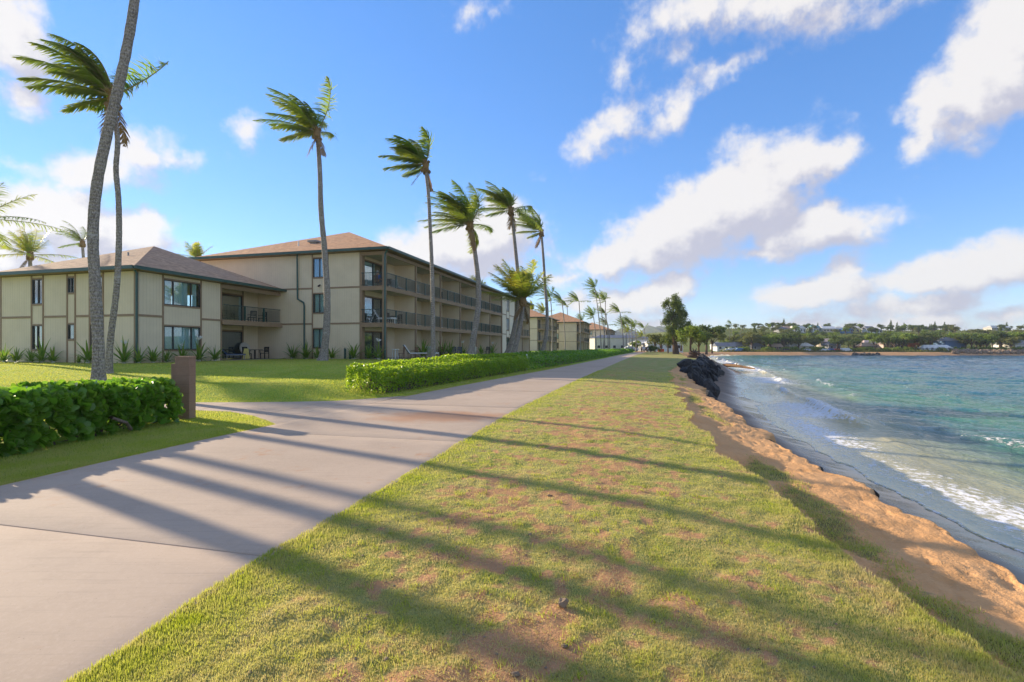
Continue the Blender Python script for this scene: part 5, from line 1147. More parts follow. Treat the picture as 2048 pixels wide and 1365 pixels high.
lounger(B2P(1.9, -3.1, .02), BROT - .9, 'striped lounge chair on the lawn-level patio by the corner post', 'striped_cloth', 'wood', 55, 1.1); chair(B2P(1.0, -2.9, .02), BROT + 2.2, 'wooden armchair beside the striped patio lounge chair'); chair(B2P(3.5, -2.8, .02), BROT + 1.4, 'low wooden chair right of the striped patio lounge chair'); table(B2P(.4, -2.7, .02), 'small white table by the corner post', 'white', .3, .75)
lounger(B2P(6.2, -3.0, .02), BROT, 'white lounge chair in front of the second ground-floor patio', 'white'); chair(B2P(9.4, -2.7, .02), BROT, 'reddish wooden chair on the second ground-floor patio')
for k, (x_, lab, c_) in enumerate([(12.2, 'blue padded chair on the third ground-floor patio, left one', 'blue_cloth'), (13.8, 'blue padded chair on the third ground-floor patio, right one', 'blue_cloth'), (18.4, 'white chair on the fourth ground-floor patio', 'white'), (23.5, 'dark chair on the fifth ground-floor patio', 'dark')]): chair(B2P(x_, -2.8, .02), BROT + .6, lab, c_)
for k, (b_, f_, lab, c_) in enumerate([(1, 1, 'chair on the middle balcony of the second bay', 'teal'), (1, 2, 'white chair on the top balcony of the second bay', 'white'), (2, 1, 'white chair on the middle balcony of the third bay', 'white'), (2, 2, 'dark chair on the top balcony of the third bay', 'dark'), (3, 1, 'white chair on the middle balcony of the fourth bay', 'white'), (3, 2, 'teal chair on the top balcony of the fourth bay', 'teal'), (4, 1, 'white chair on the middle balcony of the fifth bay', 'white'), (5, 2, 'white chair on the top balcony of the sixth bay', 'white')]):
    chair(B2P(b_ * BW + 1.6, -1.2, fl[f_]), BROT + .8 * k, lab, c_); 

# ------------------------------------------------------------------ people
def skinmesh(name, pts, edges, mat, parent, sub=1):
    me = bpy.data.meshes.new(name); me.from_pydata([p[:3] for p in pts], edges, []); o = link(name, me, M[mat], parent)
    mod = o.modifiers.new('skin', 'SKIN'); mod.use_smooth_shade = True
    for i, p in enumerate(pts): me.skin_vertices[0].data[i].radius = (p[3], p[3] if len(p) < 5 else p[4])
    me.skin_vertices[0].data[0].use_root = True
    s_ = o.modifiers.new('sub', 'SUBSURF'); s_.levels = sub; s_.render_levels = sub; return o
def person(pos, rz, label, pose, shirt, shorts, hair, sc=1.):
    r = empty('person', pos, rz, label, 'person'); r.scale = (sc,) * 3
    if pose == 'sit': P0, kn, an, hip = .46, (.42, .50), (.40, .08), .5
    # faces +X; joints: pelvis, chest, neck, head, arms, legs
    zp = .50 if pose == 'sit' else .93
    body = [(0, 0, zp, .13, .16), (0, 0, zp + .25, .12, .16), (-.01, 0, zp + .46, .10, .19), (0, 0, zp + .58, .055), (.02, 0, zp + .68, .085, .075), (.02, 0, zp + .80, .075, .07)]
    E = [(0, 1), (1, 2), (2, 3), (3, 4), (4, 5)]; ex = []
    for s_ in (-1, 1):
        n = len(body); sw = .18 * s_
        if pose == 'sit': arm = [(0, .19 * s_, zp + .46, .05), (.05, .24 * s_, zp + .2, .042), (.28, .18 * s_, zp + .15, .033), (.36, .16 * s_, zp + .16, .03)]; leg = [(.02, .09 * s_, zp - .02, .085), (.42, .11 * s_, zp, .062), (.40, .11 * s_, .08, .04), (.52, .11 * s_, .035, .035)]
        else: arm = [(0, .19 * s_, zp + .46, .05), (-.10 * s_, .23 * s_, zp + .2, .042), (.02 - .2 * s_ + .1, .22 * s_, zp - .02, .033), (.06 - .22 * s_ + .1, .21 * s_, zp - .12, .03)]; leg = [(0, .09 * s_, zp - .04, .09), (.14 * s_ + .05, .10 * s_, .50, .06), (.20 * s_ - .04, .10 * s_, .09, .04), (.20 * s_ + .10, .10 * s_, .035, .035)]
        body += arm; E += [(2, n), (n, n + 1), (n + 1, n + 2), (n + 2, n + 3)]
        for q in range(3): body.append((arm[3][0] + .07, arm[3][1] + .02 * (q - 1), arm[3][2] - (.04 if pose != 'sit' else 0), .011)); E.append((n + 3, len(body) - 1))
        n = len(body); body += leg; E += [(0, n), (n, n + 1), (n + 1, n + 2), (n + 2, n + 3)]; ex.append((arm, leg))
    bo = skinmesh('body', body, E, 'skin', r)
    sh = [(0, 0, zp + .02, .15, .18), (0, 0, zp + .25, .14, .18), (-.01, 0, zp + .46, .12, .205), (0, 0, zp + .53, .075)]; SE = [(0, 1), (1, 2), (2, 3)]
    st_ = [(0, 0, zp + .06, .15, .175), (0, 0, zp - .03, .15, .175)]; TE = [(0, 1)]
    for arm, leg in ex:
        n = len(sh); a0, a1 = Vector(arm[0][:3]), Vector(arm[1][:3]); sh += [(*a0, .068), (*(a0.lerp(a1, .7)), .062)]; SE += [(2, n), (n, n + 1)]
        n = len(st_); l0, l1 = Vector(leg[0][:3]), Vector(leg[1][:3]); st_ += [(*l0, .108), (*(l0.lerp(l1, .75)), .095)]; TE += [(1, n), (n, n + 1)]
    skinmesh('shirt', sh, SE, shirt, r); skinmesh('shorts', st_, TE, shorts, r)
    skinmesh('hair', [(-.02, 0, zp + .72, .085, .08), (0, 0, zp + .84, .082, .078), (.03, 0, zp + .87, .06)], [(0, 1), (1, 2)], hair, r)
    f = MB(); f.tube([(.10, 0, zp + .76), (.125, 0, zp + .73)], [.012, .018], 6); [f.tube([(.085, s_ * .03, zp + .765), (.098, s_ * .03, zp + .765)], .01, 6) for s_ in (-1, 1)]; f.bar((.095, -.025, zp + .69), (.095, .025, zp + .69), .012); [f.tube([(.01, s_ * .085, zp + .73), (.01, s_ * .095, zp + .77)], .02, 6) for s_ in (-1, 1)]; f.build('face_features', M['skin'], r)
    return r
cs = B2P(.75, -1.0, fl[2]); chair(cs, BROT - .2, 'wooden chair carrying the seated person on the top corner balcony'); person(cs - Vector((0, 0, .04)), BROT - .2, 'person in a blue shirt sitting on the top corner balcony', 'sit', 'blue', 'shorts_dark', 'hair_grey')
for (px, py, d, lb, sh_, so_, ha_, rz_, s_) in [(1283, 705, 143, 'walking person in an orange top, left of the two women on the far walk', 'shirt_orange', 'shorts_dark', 'hair_grey', -1.7, 1.0), (1292.5, 705.5, 139, 'walking person all in black on the far walk', 'shirt_black', 'shirt_black', 'hair_dark', -1.5, .97), (1295.5, 705.5, 141, 'walking person in a pale top at the right of the far group', 'shirt_white', 'grey', 'hair_dark', -1.5, .93)]:
    q = pix(px, py, d); q.z = .01; person(q, rz_, lb.replace('two women', 'others'), 'walk', sh_, so_, ha_, s_)

# ------------------------------------------------------------------ rocks, driftwood, debris
def rock_mesh(seed, n=1):
    rng = np.random.default_rng(seed); import bmesh
    bm = bmesh.new(); bmesh.ops.create_icosphere(bm, subdivisions=2, radius=1)
    pl = rng.normal(0, 1, (13, 3)); pl /= np.linalg.norm(pl, axis=1, keepdims=True); dd = .50 + .30 * rng.random(13)
    for v in bm.verts:
        c = np.array(v.co)
        for a, b in zip(pl, dd):
            t = c @ a
            if t > b: c = c - a * (t - b) * .97
        v.co = c * (1 + rng.normal(0, .05)) * 1.25
    me = bpy.data.meshes.new('rock'); bm.to_mesh(me); bm.free(); return me
rocks = [rock_mesh(500 + k) for k in range(8)]
for r_ in rocks: r_.materials.append(M['lava_rock'])
rev = empty('lava_rock_revetment', (18, 45, -1.2), 0, 'black lava rock wall holding the bank above the small beach', 'rock wall')
rng = np.random.default_rng(33)
for k in range(300):
    yy_ = 32.5 + 33 * rng.random() ** .9; cx = float(crest(yy_)); f = rng.random()
    wd = 1.75 * min(1, (yy_ - 32.4) / 6) + .4; xx_ = cx + .2 + wd * f; zz_ = float(crestz(yy_)) - .05 - (1.75 * f) + .15 * rng.normal() + .25 * math.exp(-((yy_ - 60) / 7) ** 2)
    s_ = (.22 + .36 * rng.random() ** 2.2) * (1 + .2 * (yy_ > 50)); o = link('rock', rocks[k % 8], None, rev); o.location = Vector((xx_, yy_, zz_)) - rev.location; o.scale = (s_ * (1 + .4 * rng.random()), s_ * (.8 + .4 * rng.random()), s_ * (.65 + .35 * rng.random())); o.rotation_euler = tuple(rng.random(3) * 6.28)
# loose dark stones along the sand edge
trocks = [r_.copy() for r_ in rocks[:4]]
for r_ in trocks: r_.materials.clear(); r_.materials.append(M['tan_rock'])
def at_crest(yy_, off, up): 
    cx = float(np.interp(yy_, ys, CX)); return Vector((cx + off, yy_, float(crestz(yy_)) + up))
for k, (yy_, off, up, s_, lb) in enumerate([(5.75, .02, -.10, .11, 'dark rock breaking out of the sand edge nearest the camera'), (6.3, .02, -.10, .07, 'small dark rock low in the sand edge, second from the camera'), (7.9, .05, -.12, .09, 'small dark rock on the sand edge where a palm shadow crosses'), (9.4, .1, -.15, .11, 'dark rock half buried in the sand edge midway along'), (12.0, .1, -.15, .12, 'dark rock at the sand edge before the breaking wave'), (21.0, .15, -.15, .30, 'dark boulder at the foot of the sand edge, third from the rock wall'), (24.5, .25, -.15, .42, 'dark boulder on the sand edge, second from the rock wall'), (28.0, .2, -.2, .5, 'dark boulder on the sand edge next to the rock wall')]):
    o = link('dark_rock', rocks[k % 8], None, None, at_crest(yy_, off, up)); o.scale = (s_, s_ * 1.3, s_ * .7); o.rotation_euler = (.3 * k, .5 * k, k); tag(o, lb, 'rock')
o = link('clod', trocks[1], None, None, (0.33, 3.16, .02)); o.location.z = float(verge_z(np.array(.33), np.array(3.16))) + .025; o.scale = (.038, .034, .03); tag(o, 'grey weathered clod lying in the middle of the verge', 'clod')
for k, (px, py, s_, lb) in enumerate([(1100, 995, .045, 'flat dark clod on the verge above the grey clod'), (1060, 1076, .03, 'small dark stone on the verge in the second shadow'), (772, 1325, .022, 'small black stone on bare soil at the bottom of the verge'), (1030, 1356, .035, 'dark clod at the very bottom of the verge'), (1810, 1345, .05, 'dark stick-like clod at the lower right of the verge'), (1410, 1070, .02, 'small stone on the verge right of the grey clod'), (1130, 1295, .028, 'dark clod in the lowest palm shadow on the verge')]):
    d = 1.68 * F / (py - HZ); q = pix(px, py, d); s_ *= .55; q.z = float(verge_z(np.array(q.x), np.array(q.y))) + s_ * .3; o = link('clod', trocks[k % 4], None, None, q); o.scale = (s_ * 1.3, s_, s_ * .6); o.rotation_euler = (0, 0, k); tag(o, lb, 'clod')
pm = fast_mesh('pebbles', *[a for a in leaf_cloud(np.zeros((1, 3)), .1, LEAF4, rng)[:2]])
n = 700; yy_ = samp(n, 2.1, 14, 1.8); xx_ = pathR(yy_) + rng.random(n) * (scarpx(yy_) - pathR(yy_)); PV = np.stack([xx_, yy_, verge_z(xx_, yy_) + .004], 1); T8 = np.array([(1, 0, 0), (0, 1, 0), (-1, 0, 0), (0, -1, 0), (0, 0, .8)], float); s_ = .004 + .008 * rng.random(n) ** 2
V = (PV[:, None] + T8[None] * s_[:, None, None]).reshape(-1, 3); Fp = np.array([(0, 1, 4), (1, 2, 4), (2, 3, 4), (3, 0, 4)]); o = link('pebble_litter', fast_mesh('pebble_litter', V, (np.arange(n)[:, None, None] * 5 + Fp[None]).reshape(-1, 3)), M['tan_rock']); tag(o, 'scattered pebbles and dry litter on the verge', 'litter', kind='stuff')
q0, q1 = pix(1447, 731, 84), pix(1508, 737, 78); m = MB(); pts = [q0.lerp(q1, f) + Vector((0, .4 * math.sin(f * 5), .12 * math.sin(f * 4))) for f in np.linspace(0, 1, 8)]; c = q0.copy(); m.tube([p_ - c for p_ in pts], [.26, .3, .28, .26, .22, .2, .16, .08], 8); m.bar(pts[3] - c, pts[3] - c + Vector((.5, .2, .45)), .12); o = m.build('driftwood_log', M['driftwood'], None, True, c); tag(o, 'long reddish driftwood log lying in the shallows beyond the black rocks', 'log')
sb = pix(1386, 716, 80); st_ = empty('tree_stump', sb, 0, 'upturned grey tree stump with roots at the top of the bank', 'stump'); m = MB(); m.tube([(-.4, .5, -.2), (0, 0, .4), (.1, -.2, 1.0)], [.5, .75, .45], 9); m.build('stump_body', M['stump_wood'], st_, True)
for k in range(11): a = k * .6; MB().tube([(.1, -.1, .7), (.1 + math.cos(a) * .7, -.3, .7 + math.sin(a) * .6), (.15 + math.cos(a) * 1.1, -.2 + .2 * math.sin(k), .65 + math.sin(a) * 1.0)], [.2, .12, .03], 6).build('root', M['stump_wood'], st_, True)
for k, (px, py) in enumerate([(1372, 735), (1410, 716)]): pass

# ------------------------------------------------------------------ trees
def blob_crown(rng, lobes, nleaf, size, tmpl=LEAF4):
    """lobes: list of (centre, radii). Leaves sit mostly near each lobe's surface in small clumps, leaving gaps."""
    P = []; N_ = []; tot = sum(r[0] * r[1] + r[1] * r[2] for _, r in lobes)
    for c, r in lobes:
        n = int(nleaf * (r[0] * r[1] + r[1] * r[2]) / tot); ncl = max(6, n // 14); d = rng.normal(0, 1, (ncl, 3)); d /= np.linalg.norm(d, axis=1, keepdims=True); d[:, 2] = np.where(d[:, 2] < -.45, -d[:, 2] * .5, d[:, 2])
        rad = (.62 + .45 * rng.random(ncl) ** .7); cc = np.array(c) + d * np.array(r) * rad[:, None]; k = rng.integers(0, ncl, n)
        P.append(cc[k] + rng.normal(0, 1, (n, 3)) * np.array(r) * .13); N_.append(d[k] + np.array([0, 0, .35]))
    P = np.concatenate(P); N_ = np.concatenate(N_); tint = np.clip(.25 + .5 * rng.random(len(P)), 0, 1); return leaf_cloud(P, size * (.6 + .8 * rng.random(len(P))), tmpl, rng, N_ * .8, .8, tint)
def tree_kit(seed, kind):
    rng = np.random.default_rng(seed); lobes = []; tr = MB()
    if kind == 'round':
        for k in range(13): a = rng.random() * 6.28; e = rng.random(); lobes.append(((math.cos(a) * 2.3 * math.sqrt(e), math.sin(a) * 2.3 * math.sqrt(e), 3.2 + 2.6 * rng.random()), (1.1 + .7 * rng.random(), 1.1 + .7 * rng.random(), .8 + .5 * rng.random())))
    elif kind == 'umbrella':
        for k in range(14): a = rng.random() * 6.28; e = rng.random(); lobes.append(((math.cos(a) * 3.8 * math.sqrt(e), math.sin(a) * 3.8 * math.sqrt(e), 4.6 + 1.5 * rng.random() - .9 * e), (1.4, 1.4, .55 + .3 * rng.random())))
    elif kind == 'cone':
        for k in range(18): f = k / 17; a = k * 2.4; rr = 1.9 * (1 - f) + .15; lobes.append(((math.cos(a) * rr * .6, math.sin(a) * rr * .6, 1.5 + 8.2 * f), (rr * .7 + .25, rr * .7 + .25, .9)))
    elif kind == 'shrub':
        for k in range(9): a = rng.random() * 6.28; e = rng.random(); lobes.append(((math.cos(a) * 1.6 * e, math.sin(a) * 1.6 * e, .5 + .9 * rng.random()), (.9 + .4 * rng.random(), .9 + .4 * rng.random(), .7)))
    V, Fc, T = blob_crown(rng, lobes, 2600 if kind != 'shrub' else 1500, .42 if kind != 'shrub' else .30)
    cm = fast_mesh('crown', V, Fc, {'tint': T}); h0 = min(c[2] for c, r in lobes)
    tr.tube([(0, 0, -.6), (.1, .05, h0 * .5), (-.05, 0, h0 + .6)], [.32, .22, .12] if kind != 'shrub' else [.1, .07, .04], 7)
    if kind != 'shrub':
        for c, r in lobes[:7]: tr.tube([(.05, 0, h0 * .55), tuple(np.array(c) * np.array([.5, .5, .85])), c], [.13, .08, .03], 5)
    tm = tr.mesh('trunk', True); tm.materials.append(M['bark_brown']); return cm, tm
kits = {}
for kind in ('round', 'umbrella', 'cone', 'shrub'):
    for v in range(3):
        for mat in ('tree_leaf', 'tree_leaf_olive', 'tree_leaf_bright'):
            cm, tm = (tree_kit(700 + v * 7 + len(kind), kind) if mat == 'tree_leaf' else (kits[(kind, v, 'tree_leaf')][0].copy(), kits[(kind, v, 'tree_leaf')][1])); cm.materials.clear(); cm.materials.append(M[mat]); kits[(kind, v, mat)] = (cm, tm)
def tree(pos, kind, v, mat, sc, label, group=None, name=None, sz=None):
    r = empty(name or {'round': 'broadleaf_tree', 'umbrella': 'umbrella_tree', 'cone': 'pine_tree', 'shrub': 'shrub'}[kind], pos, random.random() * 6.28, label, 'shrub' if kind == 'shrub' else 'tree', group); cm, tm = kits[(kind, v, mat)]
    link('crown', cm, None, r); link('trunk', tm, None, r); r.scale = sz or (sc,) * 3; return r
# the tall ironwood
rng = np.random.default_rng(88); D_ = 118.; tb = pix(1352, 706.5, D_); tb.z = .05
iron = empty('ironwood_tree', tb, 0, 'tall feathery ironwood tree at the end of the bank', 'tree')
lob = []; px2m = D_ / F
for (px, py, rx, rz_) in [(1347, 598, 8, 10), (1345, 612, 11, 11), (1352, 612, 12, 12), (1340, 628, 13, 12), (1356, 626, 14, 12), (1366, 622, 9, 11), (1338, 645, 13, 13), (1352, 645, 16, 13), (1368, 640, 13, 12), (1335, 662, 10, 12), (1348, 664, 15, 12), (1366, 660, 17, 12), (1378, 664, 9, 12), (1345, 680, 9, 10), (1372, 678, 13, 12), (1334, 680, 6, 12), (1380, 650, 6, 8), (1331, 610, 4, 6), (1337, 604, 5, 8), (1358, 603, 5, 8), (1374, 628, 5, 6)]:
    lob.append((((px - 1352) * px2m, rng.normal(0, 1.3), (706.5 - py) * px2m), (rx * px2m * .8, rx * px2m * .75, rz_ * px2m * .95)))
P = []; rngc = rng
for c, r in lob:
    ncl = int(16 * r[0] * r[2] + 10)
    d = rng.normal(0, 1, (ncl, 3)); d /= np.linalg.norm(d, axis=1, keepdims=True); cc = np.array(c) + d * np.array(r) * (.35 + .75 * rng.random(ncl))[:, None]
    k = np.repeat(np.arange(ncl), 26); P.append(cc[k] + rng.normal(0, 1, (len(k), 3)) * np.array([.22, .22, .30]))
P = np.concatenate(P); NEED = np.array([(0, 0, 0), (.10, .5, 0), (0, 1, 0), (-.10, .5, 0)], float)
V, Fc, T = leaf_cloud(P, .42 * (.6 + .8 * rng.random(len(P))), NEED * np.array([1.5, 1, 1]), rng, None, 1.0); link('crown', fast_mesh('crown', V, Fc, {'tint': T}), M['casuarina_leaf'], iron)
m = MB(); m.tube([(0, 0, -.4), (-.25, 0, 2.2), (-.5, 0, 5.), (-.7, 0, 8.5), (-.6, 0, 12.6)], [.85, .6, .42, .26, .06], 9); m.build('trunk', M['bark_brown'], iron, True)
for c, r in lob[2:]: MB().tube([(-.45, 0, max(1.5, c[2] * .62)), (c[0] * .5 - .3, c[1] * .5, c[2] * .85), c], [.2, .12, .04], 6).build('limb', M['bark_brown'], iron, True)
tree(pix(1381, 707, 108) + Vector((0, 0, .1)), 'round', 0, 'tree_leaf_bright', 1.0, 'round bright green tree at the foot of the ironwood tree', sz=(.95, .95, .92)); 
for (px, py, d, kind, v, mat, sc, lb) in [(1398, 708, 112, 'round', 1, 'tree_leaf', .8, 'dark green tree right of the bright round tree'), (1413, 708, 150, 'umbrella', 0, 'tree_leaf', 1.25, 'flat-topped tree standing over the far beach right of the ironwood tree'), (1424, 708, 158, 'umbrella', 1, 'tree_leaf_olive', 1.0, 'lower flat-topped tree beside the beach, right of the taller one'), (1336, 706, 128, 'round', 2, 'tree_leaf', .75, 'small dark tree at the left foot of the ironwood tree'), (1310, 706, 150, 'round', 0, 'tree_leaf_olive', .85, 'low tree below the right mountain peak'), (1322, 706, 156, 'umbrella', 2, 'tree_leaf', .8, 'low dark tree below the mountain, left of the ironwood tree'), (1272, 705, 160, 'round', 1, 'tree_leaf_bright', .55, 'small bright tree behind the people on the walk'), (1302, 706, 146, 'shrub', 0, 'tree_leaf', 1.1, 'low shrub right of the people on the walk')]:
    q = pix(px, py, d); q.z = .05; tree(q, kind, v, mat, sc, lb)
# far shore trees
MARKS = [(1448, 'gabled beach house'), (1478, 'long blue-grey roof'), (1510, 'low dark-roofed house'), (1550, 'brown hut'), (1596, 'long cream building'), (1651, 'two-storey cream house'), (1672, 'red car'), (1692, 'white van'), (1735, 'black groyne'), (1748, 'long pink building'), (1785, 'second pink building'), (1826, 'orange-red tree'), (1870, 'low white pavilion'), (1898, 'blue two-storey house'), (2002, 'small white house'), (2038, 'right-edge pale building')]
def spot(px, db=None):
    m_ = min(MARKS, key=lambda q_: abs(q_[0] - px)); side = 'left of' if px < m_[0] - 4 else ('right of' if px > m_[0] + 4 else 'above')
    hgt = '' if db is None else (' low on the hill' if db < 70 else (' on mid hill' if db < 130 else ' on hilltop'))
    return f"{hgt} {side} {m_[1]}"
def land(px, dback):
    """point on the far shore seen in column px, dback metres behind the waterline"""
    r_ = (px - 1024) / F; y_ = 214.
    for _ in range(30): y_ = float(shore_y(np.array(r_ * y_))) + dback
    x_ = r_ * y_; return Vector((x_, y_, float(far_z(np.array(x_), np.array(y_)))))
rng = np.random.default_rng(202)
kinds_front = [(1455, 'shrub'), (1470, 'round'), (1490, 'shrub'), (1503, 'round'), (1512, 'cone'), (1520, 'round'), (1530, 'round'), (1541, 'round'), (1556, 'round'), (1566, 'umbrella'), (1580, 'round'), (1596, 'round'), (1604, 'round'), (1620, 'shrub'), (1708, 'round'), (1716, 'shrub'), (1744, 'shrub'), (1752, 'round'), (1766, 'round'), (1776, 'round'), (1790, 'umbrella'), (1802, 'round'), (1812, 'umbrella'), (1838, 'round'), (1850, 'umbrella'), (1862, 'umbrella'), (1872, 'round'), (1915, 'round'), (1928, 'round'), (1940, 'umbrella'), (1952, 'umbrella'), (1962, 'round'), (1975, 'round'), (1985, 'umbrella'), (1998, 'umbrella'), (2008, 'round'), (2024, 'round'), (2040, 'umbrella'), (2055, 'round')]
mats = ['tree_leaf', 'tree_leaf_olive', 'tree_leaf_bright', 'tree_leaf_olive', 'tree_leaf']
LBL = {('round', 'tree_leaf'): 'dark round tree near the far beach', ('round', 'tree_leaf_olive'): 'olive round tree near the far beach', ('round', 'tree_leaf_bright'): 'bright green round tree near the far beach', ('umbrella', 'tree_leaf'): 'dark flat-topped tree near the far beach', ('umbrella', 'tree_leaf_olive'): 'olive flat-topped tree near the far beach', ('umbrella', 'tree_leaf_bright'): 'bright flat-topped tree near the far beach', ('shrub', 'tree_leaf_bright'): 'bright green shrub on the far beach edge', ('cone', 'tree_leaf'): 'dark conical pine near the far beach'}
kinds_front += [(x_, 'shrub') for x_ in (1462, 1482, 1535, 1548, 1572, 1588, 1610, 1632, 1640, 1705, 1722, 1735, 1770, 1795, 1815, 1845, 1880, 1900, 1922, 1945, 1970, 1992, 2015, 2034)]
for i, (px, kind) in enumerate(kinds_front):
    mat = 'tree_leaf_bright' if kind == 'shrub' else ('tree_leaf' if kind == 'cone' else mats[i % 5]); q = land(px + rng.normal(0, 2), 14 + 22 * rng.random() if kind != 'shrub' else 12 + 4 * rng.random()); tree(q, kind, i % 3, mat, .95 + .5 * rng.random() if kind != 'shrub' else 1.1, LBL[(kind, mat)].replace('near the far beach', 'by the far beach') + spot(px), 'trees along the far beach')
q = land(1826, 16); kits[('round', 0, 'red')] = (kits[('round', 0, 'tree_leaf')][0].copy(), kits[('round', 0, 'tree_leaf')][1]); kits[('round', 0, 'red')][0].materials.clear(); kits[('round', 0, 'red')][0].materials.append(M['tree_leaf_red']); tree(q, 'round', 0, 'red', .62, 'orange-red flowering tree on the far shore')
for i in range(200):
    px = rng.uniform(1425, 2110); db = 22 + 205 * rng.random() ** 1.25; q = land(px, db); kind = rng.choice(['round', 'umbrella', 'round', 'round', 'cone'], p=[.3, .25, .2, .2, .05]); mat = mats[i % 5] if kind != 'cone' else 'tree_leaf'
    tree(q, kind, i % 3, mat, (.75 + .45 * rng.random()) * (.75 if db > 110 else 1), LBL.get((kind, mat)).replace(' near the far beach', '') + spot(px, db), 'trees on the hillside across the bay')
for i in range(26):
    px = rng.uniform(1790, 1900) if i > 8 else rng.uniform(1560, 1640); q = land(px, 215 + 20 * rng.random()); tree(q, 'cone' if i % 4 == 0 else 'round', i % 3, 'tree_leaf', .7 + .35 * rng.random(), 'dark skyline tree' + spot(px), 'dark trees on the far skyline')
# undergrowth covering the far slope
n = 36000; px = rng.uniform(1440, 2150, n); r_ = (px - 1024) / F; db = 9 + 235 * rng.random(n) ** 1.7; yv = shore_y(r_ * 214) + db; xv = r_ * yv; zv = far_z(xv, yv); P = np.stack([xv, yv, zv + .5 * rng.random(n) + .1], 1); clump = fbm(xv * .12, yv * .12, 3, 400); P[:, 2] += 1.6 * np.clip(clump - .45, 0, 1) * rng.random(n)
V, Fc, T = leaf_cloud(P, .75 * (.6 + .8 * rng.random(n)), LEAF4, rng, np.array([[0, 0, .8]]), 1., np.clip(clump + rng.normal(0, .25, n), 0, 1)); o = link('hillside_scrub', fast_mesh('hillside_scrub', V, Fc, {'tint': T}), M['tree_leaf_olive']); tag(o, 'low green scrub covering the hillside across the bay', 'scrub', kind='stuff')
# palms on and behind the far shore
for i, (px, py, db, k) in enumerate([(1432, 664, 20, 0), (1430, 676, 30, 1), (1443, 678, 26, 0), (1458, 656, 28, 2), (1463, 648, 34, 0), (1481, 660, 30, 2), (1541, 656, 120, 1), (1628, 663, 150, 0), (1625, 671, 140, 0), (1694, 667, 160, 1), (1703, 671, 150, 0), (1716, 671, 150, 1), (1726, 664, 160, 0), (1733, 671, 150, 1), (1745, 669, 150, 1), (1757, 671, 150, 0), (1765, 672, 140, 1), (1774, 667, 120, 0), (1782, 666, 60, 2), (1804, 673, 200, 0), (1810, 673, 200, 1), (1876, 690, 30, 3), (1887, 688, 30, 3), (1897, 674, 200, 0), (1911, 679, 160, 1), (1929, 675, 160, 1), (1947, 679, 120, 1), (1976, 678, 90, 3), (1985, 676, 170, 0), (2007, 681, 170, 1), (2032, 685, 60, 3), (2020, 684, 60, 3)]):
    q = land(px, db); tz = CAMH + (HZ - py) / F * q.y; h_ = max(tz - q.z, 4.0); by_ = HZ - (q.z - CAMH) / q.y * F
    row_palm(px, py, px + rng.normal(0, 1.5), by_, q.y, k, .62 if db < 100 else .72, ('small far-shore palm' if db < 100 else 'small palm against the sky') + spot(px), 'palms on the far shore' if db < 100 else 'palms on the far hill', .17)

# ------------------------------------------------------------------ far houses, cars, stone wall
def house(pos, rz, w, dpt, h, wall, roof, label, hip=False, nwin=3, rise=1.3):
    r = empty('house', pos, rz, label, 'house'); m = MB(); m.box(-w / 2, w / 2, -dpt / 2, dpt / 2, -1.5, h); m.build('wall', M[wall], r)
    o_ = .45; m = MB(); a, b, c, d = (-w / 2 - o_, -dpt / 2 - o_, h), (w / 2 + o_, -dpt / 2 - o_, h), (w / 2 + o_, dpt / 2 + o_, h), (-w / 2 - o_, dpt / 2 + o_, h); k = dpt * .45 if hip else 0; e, f = (-w / 2 - o_ + k, 0, h + rise), (w / 2 + o_ - k, 0, h + rise)
    [m.poly(p_) for p_ in ((a, b, f, e), (c, d, e, f), (b, c, f), (d, a, e), (d, c, b, a))]; ro = m.build('roof', M[roof], r); ro.location.z = .02
    for k in range(nwin):
        x = -w / 2 + w * (k + .5) / nwin; wn_ = MB().box(x - .62, x + .62, -dpt / 2 - .05, -dpt / 2 + .02, .95, 2.15).build('window', M['white'], r); MB().box(x - .53, x + .53, -dpt / 2 - .06, -dpt / 2 - .052, 1.03, 2.07).build('pane', M['dark'], wn_)
    MB().box(w / 2 - 1.15, w / 2 - .3, -dpt / 2 - .045, -dpt / 2 + .02, 0, 2.05).build('door', M['wood'], r); return r
